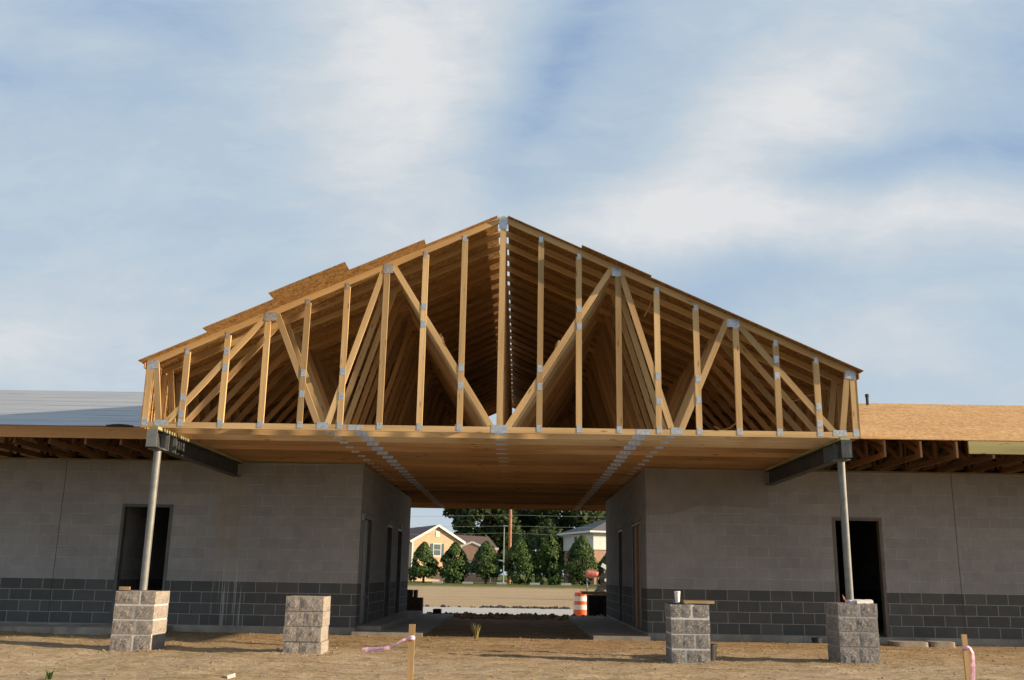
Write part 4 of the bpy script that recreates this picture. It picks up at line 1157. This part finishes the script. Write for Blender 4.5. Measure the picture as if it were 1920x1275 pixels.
mb.box(-o_, W_+o_, -o_-.05, -o_-.002, e_-.2, e_-.0); mb.box(-o_-.05, -o_-.002, -o_-.05, D_+o_, e_-.2, e_-.0); mb.box(-o_, W_+o_, -o_, 0, e_-.14, e_-.012); mb.box(-o_, -.0, 0, D_+o_, e_-.14, e_-.012); mb.build('soffit', M['white'], root)
for y_ in (2.6, 5.6):
    mb = MB(); mb.box(-.05, -.002, y_-.55, y_+.55, 4.5, 5.7); f_ = mb.build('window', M['white'], root)
    mb = MB(); mb.box(-.062, -.0505, y_-.45, y_+.45, 4.6, 5.6); mb.build('pane', M['glass'], f_)
for x_ in (3.4, 6.2): gable_window(root, x_, -.002, 4.6, 5.6, .9)

# ------------------------------------------------------------------ poles and wires
root = empty('utility_pole', (-.93, 108, .2), 'orange-brown wooden utility pole carrying the wires', 'utility pole')
mb = MB(); mb.tube([(0, 0, -.5), (0, 0, 10.5)], [.21, .16], 14); mb.build('pole', M['polewood'], root)
mb = MB(); mb.box(-1.2, 1.2, -.2, -.08, 9.6, 9.72); mb.build('crossarm', M['polewood'], root)
for x_ in (-1.1, -.4, .4, 1.1):
    mb = MB(); mb.lathe([(0, 9.72), (.05, 9.72), (.06, 9.78), (.03, 9.84), (0, 9.86)], (x_, -.14, 0), 10); mb.build('insulator', M['glass'], root)
for k_, (zl, zr, zm) in enumerate(((6.75, 7.25, 7.45), (6.15, 6.1, 6.3), (5.2, 5.25, 5.25))):
    pass
def wire(zl, zm, zr, label):
    mb = MB(); pts_ = []
    for i in range(41):
        x = -40+80*i/40; a = (x+.93)/39
        z = zm+((zl-zm)*(-a) if a < 0 else (zr-zm)*a)-1.0*4*abs(a)*(1-abs(a))*.25
        pts_.append((x, 107.72, z))
    mb.tube(pts_, .013, 5); tag(mb.build('overhead_wire', M['joint_grey']), label, 'wire', 'overhead wires on the utility pole')
wire(7.0, 7.55, 8.0, 'highest thin wire crossing in front of the dark trees')
wire(6.0, 6.35, 6.8, 'middle thin wire sagging from the utility pole')
wire(5.0, 5.6, 5.2, 'lowest thin wire, level with the eave of the white house')
root = empty('lamp_pole', (-1.53, 104, .2), 'thin pale green lamp pole beside the utility pole', 'lamp post')
mb = MB(); mb.tube([(0, 0, 0), (0, 0, 5.9)], [.065, .045], 12); mb.build('pole', M['lamppole'], root)
mb = MB(); mb.lathe([(0, 0), (.2, 0), (.2, .12), (.1, .2), (0, .2)], (0, 0, 0), 14); mb.build('base', M['conc_light'], root)
mb = MB(); mb.box(-.1, .35, -.1, .1, 5.9, 6.02); mb.build('lamp_head', M['lamppole'], root)
# low white kerb stones / parking wheel stops behind the hedge
for i, x_ in enumerate((-8.0, -5.0, -1.6, 1.7, 4.8)):
    mb = MB(); mb.box(x_-.5, x_+.5, 98.4, 98.7, .1, .36+.01*i); tag(mb.build('wheel_stop', M['conc_light']), ['pale wheel stop in the first gap from the left between the clipped evergreens', 'pale wheel stop in the second gap from the left between the clipped evergreens', 'pale wheel stop at the foot of the thin lamp pole', 'pale wheel stop in the gap right of the utility pole', 'pale wheel stop in the gap left of the white house'][i], 'wheel stop', 'wheel stops behind the evergreens')
